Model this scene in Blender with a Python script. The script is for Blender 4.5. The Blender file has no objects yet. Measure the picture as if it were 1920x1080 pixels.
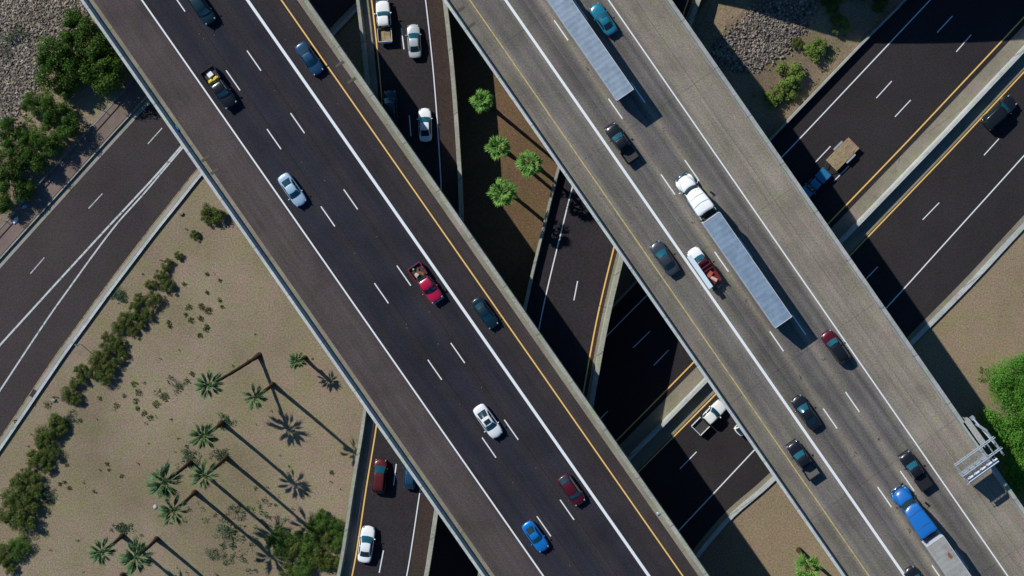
import bpy, bmesh, math, random
from mathutils import Vector, Matrix, noise as mnoise
R = math.radians
# ---------------------------------------------------------------- camera, sky, sun
FPX = 2800.0            # focal length in photo pixels
NX, NY = 1080.0, 310.0  # point straight below the camera, in photo pixels
HC = 209.5              # camera height over the lower freeway
ZDECK, ZC, ZD, ZISL, ZG = 16.4, 7.9, 8.5, 3.3, 14.0
scene = bpy.context.scene
cam_d = bpy.data.cameras.new('camera'); cam = bpy.data.objects.new('camera', cam_d)
scene.collection.objects.link(cam); scene.camera = cam
cam.location = (0, 0, HC); cam.rotation_euler = (0, 0, 0)
cam_d.sensor_width = 36; cam_d.lens = FPX/1920*36
cam_d.shift_x = (960-NX)/1920; cam_d.shift_y = -(540-NY)/1920
cam_d.clip_start = 1; cam_d.clip_end = 6000
SUN_EL, COT = R(38.66), 1.25
SUN_STRENGTH, SKY = 4.6, 0.062
w = bpy.data.worlds.new("World"); scene.world = w; w.use_nodes = True
nt = w.node_tree; bg = nt.nodes['Background']; sky = nt.nodes.new('ShaderNodeTexSky')
sky.sky_type = 'NISHITA'; sky.sun_disc = False; sky.sun_elevation = SUN_EL; sky.sun_rotation = R(-49.9)
tint = nt.nodes.new('ShaderNodeMix'); tint.data_type = 'RGBA'; tint.blend_type = 'MULTIPLY'; tint.inputs[0].default_value = 1; tint.inputs[7].default_value = (.36, .80, 1.22, 1)
nt.links.new(sky.outputs[0], tint.inputs[6]); nt.links.new(tint.outputs[2], bg.inputs[0]); bg.inputs[1].default_value = SKY
sd = bpy.data.lights.new('sun', 'SUN'); sd.energy = SUN_STRENGTH; sd.angle = R(0.5); sd.color = (1, .955, .89)
sun = bpy.data.objects.new('sun', sd); scene.collection.objects.link(sun)
sun.rotation_euler = Vector((.765*math.cos(SUN_EL), -.644*math.cos(SUN_EL), -math.sin(SUN_EL))).to_track_quat('-Z', 'Y').to_euler()
sun.location = (-100, 80, 150)
vs = scene.view_settings; vs.view_transform = 'Standard'; vs.look = 'None'; vs.gamma = 1; vs.exposure = 0.0
rnd = random.Random(7)
C = scene.collection

def W(px, py, z=0.0):
    s = (HC-z)/FPX
    return Vector(((px-NX)*s, -(py-NY)*s, z))

# ---------------------------------------------------------------- materials
MATS = {}
TD = (.572, -.820)      # direction of the overpasses on the ground plan
def newmat(name):
    m = bpy.data.materials.new(name); m.use_nodes = True
    MATS[name] = m
    return m, m.node_tree, m.node_tree.nodes['Principled BSDF']
def mixc(nt, fac, a, b, mode='MIX'):
    n = nt.nodes.new('ShaderNodeMix'); n.data_type = 'RGBA'; n.blend_type = mode
    for k, v in ((0, fac), (6, a), (7, b)):
        if hasattr(v, 'is_linked') or isinstance(v, bpy.types.NodeSocket): nt.links.new(v, n.inputs[k])
        elif k == 0: n.inputs[0].default_value = v
        else: n.inputs[k].default_value = (*v, 1)
    return n.outputs[2]
def noise(nt, vec, scale, detail=3, rough=.6):
    n = nt.nodes.new('ShaderNodeTexNoise'); n.inputs['Scale'].default_value = scale
    n.inputs['Detail'].default_value = detail; n.inputs['Roughness'].default_value = rough
    nt.links.new(vec, n.inputs['Vector']); return n.outputs['Fac']
def ramp(nt, fac, stops, interp='LINEAR'):
    n = nt.nodes.new('ShaderNodeValToRGB'); cr = n.color_ramp; cr.interpolation = interp
    while len(cr.elements) < len(stops): cr.elements.new(0.5)
    for e, (p, c) in zip(cr.elements, stops):
        e.position = p; e.color = (*c, 1) if len(c) == 3 else c
    nt.links.new(fac, n.inputs[0]); return n.outputs[0]
def g3(v): return (v, v, v)
def chroma(nt, c, p, sc=2.0, amt=1.0):
    n = nt.nodes.new('ShaderNodeTexNoise'); n.inputs['Scale'].default_value = sc; n.inputs['Detail'].default_value = 3; n.inputs['Roughness'].default_value = .7
    mp = nt.nodes.new('ShaderNodeMapping'); mp.inputs['Location'].default_value = (31.7, 12.3, 5.1); nt.links.new(p, mp.inputs['Vector']); nt.links.new(mp.outputs[0], n.inputs['Vector'])
    k = amt
    t = ramp(nt, n.outputs['Fac'], [(.34, (1+.10*k, 1-.03*k, 1+.05*k)), (.5, g3(1)), (.66, (1-.03*k, 1+.04*k, 1-.16*k))])
    return mixc(nt, 1.0, c, t, 'MULTIPLY')
def worldpos(nt): return nt.nodes.new('ShaderNodeNewGeometry').outputs['Position']
def objpos(nt): return nt.nodes.new('ShaderNodeTexCoord').outputs['Object']
def bump(nt, bs, h, strength, dist):
    b = nt.nodes.new('ShaderNodeBump'); b.inputs['Strength'].default_value = strength; b.inputs['Distance'].default_value = dist
    nt.links.new(h, b.inputs['Height']); nt.links.new(b.outputs[0], bs.inputs['Normal'])
def mapping(nt, vec, rotz=0, scale=(1, 1, 1)):
    n = nt.nodes.new('ShaderNodeMapping'); n.inputs['Rotation'].default_value = (0, 0, rotz); n.inputs['Scale'].default_value = scale
    nt.links.new(vec, n.inputs['Vector']); return n.outputs[0]
def simple(name, col, rough=.6, metal=0, coat=0, spec=.5):
    m, nt, b = newmat(name)
    b.inputs['Base Color'].default_value = (*col, 1); b.inputs['Roughness'].default_value = rough
    b.inputs['Metallic'].default_value = metal; b.inputs['Coat Weight'].default_value = coat; b.inputs['Specular IOR Level'].default_value = spec
    return m
def joints(nt, p, c, d, period, width, dark=.45):
    v = nt.nodes.new('ShaderNodeVectorMath'); v.operation = 'DOT_PRODUCT'; nt.links.new(p, v.inputs[0]); v.inputs[1].default_value = (d[0]/period, d[1]/period, 0)
    fr = nt.nodes.new('ShaderNodeMath'); fr.operation = 'FRACT'; nt.links.new(v.outputs['Value'], fr.inputs[0])
    return mixc(nt, 1.0, c, ramp(nt, fr.outputs[0], [(0, g3(dark)), (width/period, g3(dark)), (width/period*1.5, g3(1)), (1, g3(1))]), 'MULTIPLY')
def grainy(name, c1, c2, big=.15, fine=6.0, grain=.35, rough=.9, coords='w', ang=0, stretch=1.0, patch=None, bmp=.3, joint=None):
    """two soil / pavement tones in soft patches with a fine grain"""
    m, nt, b = newmat(name)
    p = worldpos(nt) if coords == 'w' else objpos(nt)
    q = mapping(nt, p, ang, (1, stretch, 1)) if (ang or stretch != 1) else p
    c = mixc(nt, ramp(nt, noise(nt, q, big, 5, .62), [(.3, g3(0)), (.7, g3(1))]), c1, c2)
    if patch:
        c = mixc(nt, ramp(nt, noise(nt, q, patch[1], 4, .7), [(patch[2], g3(0)), (patch[3], g3(1))]), c, patch[0])
    if joint: c = joints(nt, p, c, *joint)
    f = noise(nt, p, fine, 2, .7)
    gr = ramp(nt, f, [(.25, g3(1-grain)), (.5, g3(1)), (.75, g3(1+grain))])
    c = mixc(nt, 1.0, c, gr, 'MULTIPLY'); c = chroma(nt, c, p, 1.7, .9); c = chroma(nt, c, p, .45, .7)
    c = mixc(nt, 1.0, c, ramp(nt, noise(nt, p, .12, 5, .65), [(.3, g3(.86)), (.5, g3(1)), (.7, g3(1.13))]), 'MULTIPLY')
    nt.links.new(c, b.inputs['Base Color']); b.inputs['Roughness'].default_value = rough
    b.inputs['Specular IOR Level'].default_value = .12
    if bmp: bump(nt, b, f, bmp, .04)
    return m

SA, SB = .697, .693      # dx/dy of the two overpasses in the photo
def road_mat(name, z, x0ref, slope, x0list, grain=.4, streak=.25, fine=5.0, rough=.85, tj=0, seams=()):
    """pavement whose colour varies across the road (wheel tracks, shoulders); x0list: (photo x at y=0, colour)"""
    m, nt, b = newmat(name)
    a, c_ = W(x0ref, 0, z), W(x0ref+slope*1000, 1000, z)
    t = (c_-a).normalized(); n = Vector((-t.y, t.x, 0))
    xs = [x for x, _ in x0list]
    us = [(W(x, 0, z)-a).dot(n) for x in xs]
    u0, u1 = us[0], us[-1]
    p = worldpos(nt)
    def dot(v, off):
        d = nt.nodes.new('ShaderNodeVectorMath'); d.operation = 'DOT_PRODUCT'
        nt.links.new(p, d.inputs[0]); d.inputs[1].default_value = v
        s = nt.nodes.new('ShaderNodeMath'); s.operation = 'SUBTRACT'; nt.links.new(d.outputs['Value'], s.inputs[0]); s.inputs[1].default_value = off
        return s.outputs[0]
    u = dot(n, a.dot(n)); v = dot(t, a.dot(t))
    cmb = nt.nodes.new('ShaderNodeCombineXYZ'); nt.links.new(u, cmb.inputs[0])
    mv = nt.nodes.new('ShaderNodeMath'); mv.operation = 'MULTIPLY'; mv.inputs[1].default_value = .035; nt.links.new(v, mv.inputs[0]); nt.links.new(mv.outputs[0], cmb.inputs[1])
    st = noise(nt, cmb.outputs[0], 1.1, 5, .65); st2 = noise(nt, cmb.outputs[0], 4.5, 3, .7)
    wob = nt.nodes.new('ShaderNodeMath'); wob.operation = 'MULTIPLY_ADD'; nt.links.new(noise(nt, cmb.outputs[0], .6, 2), wob.inputs[0]); wob.inputs[1].default_value = .5; nt.links.new(u, wob.inputs[2])
    mr = nt.nodes.new('ShaderNodeMapRange'); mr.inputs[1].default_value = u0+.25; mr.inputs[2].default_value = u1+.25
    nt.links.new(wob.outputs[0], mr.inputs[0])
    c = ramp(nt, mr.outputs[0], [((uu-u0)/(u1-u0), col) for uu, (_, col) in zip(us, x0list)])
    c = mixc(nt, 1.0, c, ramp(nt, st, [(.25, g3(1-streak)), (.5, g3(1)), (.75, g3(1+streak*.8))]), 'MULTIPLY')
    c = mixc(nt, 1.0, c, ramp(nt, st2, [(.3, g3(.94)), (.5, g3(1)), (.7, g3(1.06))]), 'MULTIPLY')
    if tj: c = joints(nt, p, c, (t.x, t.y), tj, .07, .72)
    for sx_ in seams:
        us_ = (W(sx_, 0, z)-a).dot(n); k_ = nt.nodes.new('ShaderNodeMath'); k_.operation = 'COMPARE'; nt.links.new(u, k_.inputs[0]); k_.inputs[1].default_value = us_; k_.inputs[2].default_value = .035
        c = mixc(nt, k_.outputs[0], c, mixc(nt, 1.0, c, g3(.55), 'MULTIPLY'))
    blot = noise(nt, p, .22, 5, .6)
    c = mixc(nt, 1.0, c, ramp(nt, blot, [(.3, g3(.80)), (.5, g3(1)), (.72, g3(1.18))]), 'MULTIPLY')
    f = noise(nt, p, fine, 2, .75)
    c = mixc(nt, 1.0, c, ramp(nt, f, [(.25, g3(1-grain)), (.5, g3(1)), (.75, g3(1+grain))]), 'MULTIPLY'); c = chroma(nt, c, p, 1.5, .7); c = chroma(nt, c, p, .4, .45)
    nt.links.new(c, b.inputs['Base Color']); b.inputs['Roughness'].default_value = rough; b.inputs['Specular IOR Level'].default_value = .12
    bump(nt, b, f, .25, .02)
    return m

TAN, TANB = (.220, .196, .162), (.196, .176, .150)
DK, MD = (.096, .093, .092), (.132, .124, .117)
m_deckB = road_mat('worn_concrete_deck', ZDECK, 831, SB, [(831, TANB), (860, (.15, .137, .117)), (881, TANB), (897, MD), (912, (.145, .133, .118)), (930, MD), (948, TANB),
    (963, (.125, .115, .105)), (975, DK), (984, MD), (995, DK), (1012, TAN), (1024, MD), (1034, DK), (1047, MD), (1060, DK), (1076, TAN), (1090, MD), (1100, (.098, .094, .09)), (1112, MD), (1124, DK), (1141, TANB), (1165, TAN), (1251, TAN), (1260, TANB)], streak=.3, tj=18.3, seams=(980, 1192))
AL, AS, AM = (.0220, .0230, .033), (.074, .061, .060), (.030, .0265, .032)
m_deckA = road_mat('dark_asphalt_deck', ZDECK, 150, SA, [(150, AS), (240, AS), (263, (.066, .054, .054)), (268, AM), (290, AL), (310, AL), (332, AM), (350, AL), (375, AL), (397, AM), (415, AM), (440, AL), (464, AM), (495, (.031, .027, .031)), (527, (.035, .030, .032)), (534, (.048, .039, .039)), (577, (.048, .039, .039))], streak=.22, tj=0, seams=(341, 404))
m_asphE = grainy('freeway_asphalt', (.0240, .0225, .0265), (.034, .0305, .0325), .06, 5, .4, ang=R(43), stretch=.15)
m_asphF = grainy('road_asphalt', (.038, .034, .039), (.055, .046, .047), .05, 5, .4, ang=R(43), stretch=.15)
m_asphR = grainy('ramp_asphalt', (.027, .0245, .029), (.035, .030, .033), .08, 5, .4, stretch=.2)
m_asphS = grainy('ramp_shoulder_asphalt', (.052, .037, .032), (.043, .031, .028), .2, 5, .4)
m_conc = grainy('concrete', (.24, .235, .205), (.30, .295, .26), .35, 5, .16)
m_conc_tan = grainy('tan_concrete', (.20, .185, .145), (.255, .235, .185), .5, 5, .2, patch=((.14, .125, .10), .7, .58, .8), joint=(TD, 6.1, .05, .6))
m_barr = grainy('pale_barrier_concrete', (.37, .41, .41), (.47, .50, .49), .5, 4, .14, patch=((.25, .26, .24), .8, .58, .8), joint=(TD, 7.5, .09, .6))
m_barrB = grainy('grey_barrier_concrete', (.27, .29, .29), (.36, .375, .36), .5, 4, .16, patch=((.17, .17, .155), .9, .56, .8), joint=(TD, 7.5, .1, .5))
m_barrG = grainy('weathered_barrier_concrete', (.25, .265, .225), (.34, .35, .30), .5, 4, .2, patch=((.15, .15, .12), 1.2, .6, .75), joint=(TD, 7.5, .1, .5))
m_pier = grainy('pier_concrete', (.30, .29, .26), (.36, .35, .31), .3, 3, .1)
def paint_mark(name, col, wear, thr=.62):
    m, nt, b = newmat(name); p = worldpos(nt)
    c = mixc(nt, ramp(nt, noise(nt, p, 1.6, 6, .75), [(thr, g3(0)), (thr+.14, g3(1))]), col, wear)
    nt.links.new(c, b.inputs['Base Color']); b.inputs['Roughness'].default_value = .6
    return m
m_white = paint_mark('white_road_paint', (.72, .76, .78), (.45, .46, .47))
m_whiteW = paint_mark('worn_white_road_paint', (.50, .53, .54), (.12, .12, .12), .52)
m_yel = paint_mark('yellow_road_paint', (.80, .50, .14), (.55, .33, .12))
m_yelB = paint_mark('faded_yellow_road_paint', (.50, .41, .13), (.28, .23, .12), .5)
m_yelF = paint_mark('worn_yellow_road_paint', (.40, .25, .07), (.10, .08, .06), .46)
m_brown = grainy('brown_paved_strip', (.16, .125, .115), (.20, .155, .14), .4, 5, .2)
m_tar = simple('tar_joint', (.02, .02, .02), .8)

# ground: gravelly desert soil, pinkish west of the overpasses, yellower to the east
def ground_mat(name, shift=0):
    m, nt, b = newmat(name); p = worldpos(nt)
    big = noise(nt, p, .055, 5, .62); mid = noise(nt, p, .22, 6, .65); f = noise(nt, p, 4.5, 3, .75); f2 = noise(nt, p, 1.1, 5, .7)
    west = mixc(nt, ramp(nt, mid, [(.35, g3(0)), (.65, g3(1))]), (.248, .200, .150), (.245, .208, .145))
    west = mixc(nt, ramp(nt, big, [(.42, g3(0)), (.60, g3(.8))]), west, (.195, .165, .103))
    east = mixc(nt, ramp(nt, mid, [(.3, g3(0)), (.7, g3(1))]), (.245, .190, .138), (.235, .193, .120))
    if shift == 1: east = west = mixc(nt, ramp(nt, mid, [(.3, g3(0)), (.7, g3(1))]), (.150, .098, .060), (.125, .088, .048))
    sx = nt.nodes.new('ShaderNodeSeparateXYZ'); nt.links.new(p, sx.inputs[0])
    mr = nt.nodes.new('ShaderNodeMapRange'); mr.inputs[1].default_value = -45; mr.inputs[2].default_value = 10; nt.links.new(sx.outputs[0], mr.inputs[0])
    c = mixc(nt, mr.outputs[0], west, east)
    c = mixc(nt, ramp(nt, f2, [(.55, g3(0)), (.75, g3(.5))]), c, (.15, .135, .07))
    c = chroma(nt, c, p, 2.2, 1.2); c = chroma(nt, c, p, .35, .8)
    c = mixc(nt, 1.0, c, ramp(nt, noise(nt, p, .07, 6, .65), [(.32, g3(.82)), (.5, g3(1)), (.68, g3(1.12))]), 'MULTIPLY')
    c = mixc(nt, 1.0, c, ramp(nt, f, [(.25, g3(.5)), (.5, g3(1)), (.75, g3(1.55))]), 'MULTIPLY')
    nt.links.new(c, b.inputs['Base Color']); b.inputs['Roughness'].default_value = 1; b.inputs['Specular IOR Level'].default_value = .1
    bump(nt, b, f, .6, .06)
    return m
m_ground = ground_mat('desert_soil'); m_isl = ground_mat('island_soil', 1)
def leafmat(name, c1, c2, c3, sc=1.3, tr=.25):
    m, nt, b = newmat(name); p = objpos(nt)
    c = mixc(nt, ramp(nt, noise(nt, p, sc, 3, .6), [(.35, g3(0)), (.65, g3(1))]), c1, c2)
    c = mixc(nt, ramp(nt, noise(nt, p, sc*6, 2, .6), [(.52, g3(0)), (.7, g3(.8))]), c, c3)
    nt.links.new(c, b.inputs['Base Color']); b.inputs['Roughness'].default_value = .65; b.inputs['Specular IOR Level'].default_value = .25
    t = nt.nodes.new('ShaderNodeBsdfTranslucent'); nt.links.new(c, t.inputs[0])
    mx = nt.nodes.new('ShaderNodeMixShader'); mx.inputs[0].default_value = tr
    nt.links.new(b.outputs[0], mx.inputs[1]); nt.links.new(t.outputs[0], mx.inputs[2])
    nt.links.new(mx.outputs[0], nt.nodes['Material Output'].inputs[0]); return m
m_olive = leafmat('olive_leaves', (.062, .105, .018), (.11, .155, .03), (.17, .15, .045), 1.3, .3)
m_dkgreen = leafmat('dark_green_leaves', (.045, .115, .016), (.095, .19, .03), (.17, .23, .05), 1.3, .35)
m_ltgreen = leafmat('bright_green_leaves', (.065, .20, .02), (.11, .30, .035), (.19, .36, .06))
m_ltbush = leafmat('yellow_green_leaves', (.10, .19, .03), (.18, .27, .05), (.26, .28, .08))
m_blue = leafmat('grey_green_leaves', (.06, .12, .06), (.10, .16, .09), (.16, .19, .10))
m_palm = leafmat('palm_fronds', (.09, .23, .035), (.20, .40, .08), (.36, .52, .15), 1.2)
m_palm2 = leafmat('dusty_palm_fronds', (.065, .15, .065), (.12, .235, .09), (.26, .30, .10), 1.2)
m_dead = simple('dead_frond_skirt', (.16, .11, .06), .9)
m_bark = grainy('palm_bark', (.045, .032, .022), (.07, .05, .035), 2, 12, .3, coords='o')
m_wood = grainy('brown_wood_bark', (.09, .065, .045), (.13, .10, .07), 2, 12, .3, coords='o')
m_stone, nt, b = newmat('broken_rock'); p = worldpos(nt)
n_ = nt.nodes.new('ShaderNodeTexNoise'); n_.inputs['Scale'].default_value = 2.6; n_.inputs['Detail'].default_value = 1; nt.links.new(p, n_.inputs['Vector'])
c_ = mixc(nt, 1.0, ramp(nt, n_.outputs['Fac'], [(.3, (.05, .045, .05)), (.42, (.17, .13, .11)), (.5, (.20, .20, .20)), (.58, (.27, .22, .16)), (.7, (.48, .43, .38))]), ramp(nt, noise(nt, p, .3, 2), [(.35, g3(.8)), (.65, g3(1.1))]), 'MULTIPLY')
c_ = chroma(nt, c_, p, 3.0, 1.6); nt.links.new(c_, b.inputs['Base Color']); b.inputs['Roughness'].default_value = .85

# vehicles
m_glass = simple('dark_car_glass', (.012, .03, .04), .06, 0, 0, .6)
m_glassb = simple('blue_tinted_windshield', (.008, .075, .11), .09, 0, 0, .8)
m_tyre = simple('tyre_rubber', (.02, .02, .02), .85)
m_rim = simple('alloy_rim', (.4, .4, .42), .3, .8)
m_trim = simple('black_trim', (.015, .015, .017), .5)
m_lens = simple('headlight_lens', (.30, .34, .38), .12, .2)
m_red = simple('tail_light_lens', (.22, .01, .012), .25)
m_chrome = simple('chrome', (.6, .6, .62), .15, 1)
m_galv = simple('galvanised_steel', (.42, .47, .52), .5, .35)
m_bed = simple('bed_liner', (.035, .035, .035), .8)
def paint(name, col, rough=.32, metal=.25):
    m, nt, b = newmat(name)
    f = noise(nt, objpos(nt), 1.4, 4, .6)
    c = mixc(nt, ramp(nt, f, [(.35, g3(0)), (.7, g3(.18))]), col, tuple(min(1, x*.75+.004) for x in col))
    nt.links.new(c, b.inputs['Base Color'])
    b.inputs['Roughness'].default_value = rough; b.inputs['Metallic'].default_value = metal
    b.inputs['Coat Weight'].default_value = .5; b.inputs['Coat Roughness'].default_value = .12
    return m
P_ = {}
for k, c in dict(white=(.78, .80, .80), silver=(.52, .55, .56), black=(.008, .010, .013), charcoal=(.045, .06, .075), red=(.42, .008, .05), maroon=(.10, .008, .016),
                 brownred=(.11, .018, .016), blue=(.01, .20, .60), navy=(.02, .07, .15), teal=(.015, .20, .31), paleblue=(.44, .62, .76), truckblue=(.008, .13, .44), darkteal=(.006, .03, .042), midblue=(.03,.22,.42), workred=(.22, .03, .025)).items():
    P_[k] = paint(k+'_car_paint', c, metal=.0 if k in ('white', 'truckblue', 'black', 'red') else .3)
m_fabric_y = simple('yellow_canvas', (.75, .58, .05), .8)
m_planks = grainy('weathered_planks', (.25, .19, .12), (.42, .34, .20), 2.5, 9, .35, coords='o', stretch=5, patch=((.16, .12, .08), 1.3, .5, .62))
m_boxw = simple('white_plastic', (.75, .77, .78), .5)
m_rust = simple('brown_scrap', (.22, .09, .04), .9)

# ---------------------------------------------------------------- mesh helpers
def finish(name, bm, mat, parent=None, smooth=False):
    me = bpy.data.meshes.new(name); bmesh.ops.recalc_face_normals(bm, faces=bm.faces[:]) if smooth != 'raw' else None
    bm.to_mesh(me); bm.free()
    if mat: me.materials.append(mat)
    if smooth is True:
        for p in me.polygons: p.use_smooth = True
    o = bpy.data.objects.new(name, me); C.objects.link(o)
    if parent: o.parent = parent
    return o
def tag(o, label=None, cat=None, group=None, kind=None):
    if label: o['label'] = label
    if cat: o['category'] = cat
    if group: o['group'] = group
    if kind: o['kind'] = kind
    return o
def empty(name, loc=(0, 0, 0), rz=0):
    o = bpy.data.objects.new(name, None); C.objects.link(o); o.location = loc; o.rotation_euler = (0, 0, rz); o.empty_display_size = .3
    return o
def copy_tree(o, parent=None):
    c = o.copy(); C.objects.link(c)
    if parent: c.parent = parent
    for ch in list(o.children): copy_tree(ch, c)
    return c
def box(bm, c, s, rz=0, M=None):
    T = Matrix.Translation(c) @ Matrix.Rotation(rz, 4, 'Z') @ Matrix.Diagonal((s[0], s[1], s[2], 1))
    if M is not None: T = M @ T
    bmesh.ops.create_cube(bm, size=1, matrix=T)
def tube(bm, a, b, r1, r2=None, seg=8, caps=True):
    a, b = Vector(a), Vector(b); r2 = r1 if r2 is None else r2
    d = (b-a); L = d.length
    q = d.to_track_quat('Z', 'Y').to_matrix().to_4x4()
    bmesh.ops.create_cone(bm, cap_ends=caps, segments=seg, radius1=r1, radius2=r2, depth=L, matrix=Matrix.Translation((a+b)/2) @ q)
def catmull(pts, n=8):
    P = [Vector(p) for p in pts]; out = []
    P = [P[0]*2-P[1]] + P + [P[-1]*2-P[-2]]
    for i in range(1, len(P)-2):
        for k in range(n):
            t = k/n; a, b, c, d = P[i-1:i+3]
            out.append(.5*((2*b)+(c-a)*t+(2*a-5*b+4*c-d)*t*t+(3*b-a-3*c+d)*t**3))
    out.append(P[-2]); return out
def path(px, z, n=8, count=0):
    """photo polyline -> smooth world path at height z"""
    pts = [Vector((x, y, 0)) for x, y in px]
    if n > 1:            # even spacing first, then smooth
        seg = [(b-a).length for a, b in zip(pts, pts[1:])]; tot = sum(seg); N = count or max(3, round(tot/70)); ev = []
        for i in range(N+1):
            d = tot*i/N; k = 0
            while k < len(seg)-1 and d > seg[k]: d -= seg[k]; k += 1
            ev.append(pts[k].lerp(pts[k+1], min(1, d/seg[k])))
        pts = catmull(ev, 4)
    return [W(p.x, p.y, z) for p in pts]
def normals(pts):
    out = []
    for i in range(len(pts)):
        t = (pts[min(i+1, len(pts)-1)]-pts[max(i-1, 0)]).normalized(); out.append(Vector((-t.y, t.x, 0)))
    return out
def sweep(bm, pts, prof, closed=True):
    """sweep profile [(offset, dz)] along path; offset + is to the left of travel"""
    ns = normals(pts); rings = []
    for p, n in zip(pts, ns): rings.append([bm.verts.new(p+n*o+Vector((0, 0, dz))) for o, dz in prof])
    m = len(prof)
    for a, b in zip(rings, rings[1:]):
        for k in range(m if closed else m-1): bm.faces.new((a[k], b[k], b[(k+1) % m], a[(k+1) % m]))
    if closed: bm.faces.new(rings[0]); bm.faces.new(rings[-1][::-1])
def strip(bm, pts, o0, o1, dz=0):
    sweep(bm, pts, [(o0, dz), (o1, dz)], closed=False)
def flat_up(bm):
    for f in bm.faces:
        f.normal_update()
        if f.normal.z < 0: f.normal_flip()
def sheet(name, bm, mat, parent=None):
    flat_up(bm); return finish(name, bm, mat, parent, 'raw')
def band(px_l, px_r, z, n=8):
    bm = bmesh.new(); L = path(px_l, z, n, 30); Rr = path(px_r, z, n, 30)
    if len(L) != len(Rr): raise ValueError('band')
    vl = [bm.verts.new(p) for p in L]; vr = [bm.verts.new(p) for p in Rr]
    for i in range(len(L)-1): bm.faces.new((vl[i], vl[i+1], vr[i+1], vr[i]))
    return bm
def poly(px, z):
    bm = bmesh.new(); bm.faces.new([bm.verts.new(W(x, y, z)) for x, y in px]); return bm
def barrier_prof(w_=.42, h=1.0, top=.24, side=0, base=0):
    """concrete barrier; side 0 = symmetric, +1 = sloped on the + side, -1 = sloped on the - side"""
    if side == 0: return [(-w_/2, base), (-w_/2, .12), (-top/2-.03, .35), (-top/2, h), (top/2, h), (top/2+.03, .35), (w_/2, .12), (w_/2, base)]
    p = [(0, base), (0, h), (top, h), (top+.05, .35), (w_, .12), (w_, base)]
    return p if side > 0 else [(-o, z) for o, z in p][::-1]

# ---------------------------------------------------------------- ground and lower roads
bm = bmesh.new(); bmesh.ops.create_grid(bm, x_segments=8, y_segments=8, size=1800)
tag(finish('ground', bm, m_ground), kind='structure')

# bank rising from the freeway wall to the narrow descending ramp at the upper right
ELB = [(1900, -210), (1697, 0), (1612, 85), (1440, 265), (1330, 380)]
def bank_z(px, py):
    d = min(abs((px-a[0])*(b[1]-a[1])-(py-a[1])*(b[0]-a[0]))/math.hypot(b[0]-a[0], b[1]-a[1]) for a, b in [(ELB[0], ELB[1]), (ELB[2], ELB[3])])/13.4
    return max(0.0, min(3.4, (d-.8)*.24))
bm = bmesh.new(); rows = []
for i in range(41):
    t = i/40*(len(ELB)-1); k = min(int(t), len(ELB)-2); a, b = ELB[k], ELB[k+1]; f = t-k
    ex, ey = a[0]+(b[0]-a[0])*f, a[1]+(b[1]-a[1])*f; row = []
    for j in range(16):
        d = .25+j*1.5; x, y = ex-.72*d*13.4, ey-.69*d*13.4; z = bank_z(x, y)+.03+(.10*mnoise.noise(Vector((x*.03, y*.03, 0))) if j > 1 else 0)
        if j > 13: z = bank_z(x, y)*(15-j)/2-.05
        row.append(bm.verts.new(W(x, y, z)))
    rows.append(row)
for a, b in zip(rows, rows[1:]):
    for k in range(15): bm.faces.new((a[k], a[k+1], b[k+1], b[k]))
bk = sheet('hillside', bm, m_ground); tag(bk, kind='structure')
# raised island of soil between the two ramps
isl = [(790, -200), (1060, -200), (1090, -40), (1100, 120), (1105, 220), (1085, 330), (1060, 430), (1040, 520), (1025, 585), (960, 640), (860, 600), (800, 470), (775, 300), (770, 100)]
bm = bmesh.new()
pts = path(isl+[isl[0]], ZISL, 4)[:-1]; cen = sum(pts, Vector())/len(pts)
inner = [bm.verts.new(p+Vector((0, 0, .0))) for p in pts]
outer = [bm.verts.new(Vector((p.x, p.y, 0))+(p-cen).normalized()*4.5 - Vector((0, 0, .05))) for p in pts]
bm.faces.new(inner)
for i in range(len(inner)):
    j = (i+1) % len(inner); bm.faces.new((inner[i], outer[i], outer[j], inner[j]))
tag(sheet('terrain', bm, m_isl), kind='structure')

E_L = [(2400, -730), (1697, 0), (1612, 85), (1440, 265), (1181, 540), (920, 815), (640, 1110), (260, 1510)]
E1W = [(2434, -730), (1744, 0), (1650, 100), (1490, 270), (1211, 556), (1146, 621), (640, 1150), (300, 1510)]
E1Y = [(2620, -730), (1950, 0), (1870, 86), (1697, 270), (1427, 550), (1250, 731), (1000, 985), (480, 1510)]
CONC1 = [(p[0]+14, p[1]) for p in E1Y]
MEDB = [(p[0]+54, p[1]) for p in E1Y]
CONC2 = [(p[0]+80, p[1]) for p in E1Y]
E2Y = [(2722, -730), (2045, 0), (1962, 90), (1794, 270), (1526, 550), (1350, 731), (1098, 985), (580, 1510)]
CONC2R = [(p[0]-4, p[1]) for p in E2Y]
E2W = [(2880, -730), (2195, 0), (2070, 132), (1938, 272), (1687, 550), (1520, 731), (1282, 985), (800, 1510)]
E_R = [(2990, -730), (2310, 0), (2190, 128), (2058, 270), (1794, 550), (1622, 731), (1345, 985), (900, 1510)]
tag(sheet('road', band(E_L, E_R, .02), m_asphE), kind='structure')
bm = band(CONC1, CONC2R, .06)
tag(sheet('median_paving', bm, m_conc_tan), kind='structure')
bm = bmesh.new()
for pl, wd in ((E1W, .15), (E2W, .16)): strip(bm, path(pl, .035), -wd/2, wd/2)
def dash(bm, a, b, z, wd=.13):
    strip(bm, [W(*a, z), W(*b, z)], -wd/2, wd/2)
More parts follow.
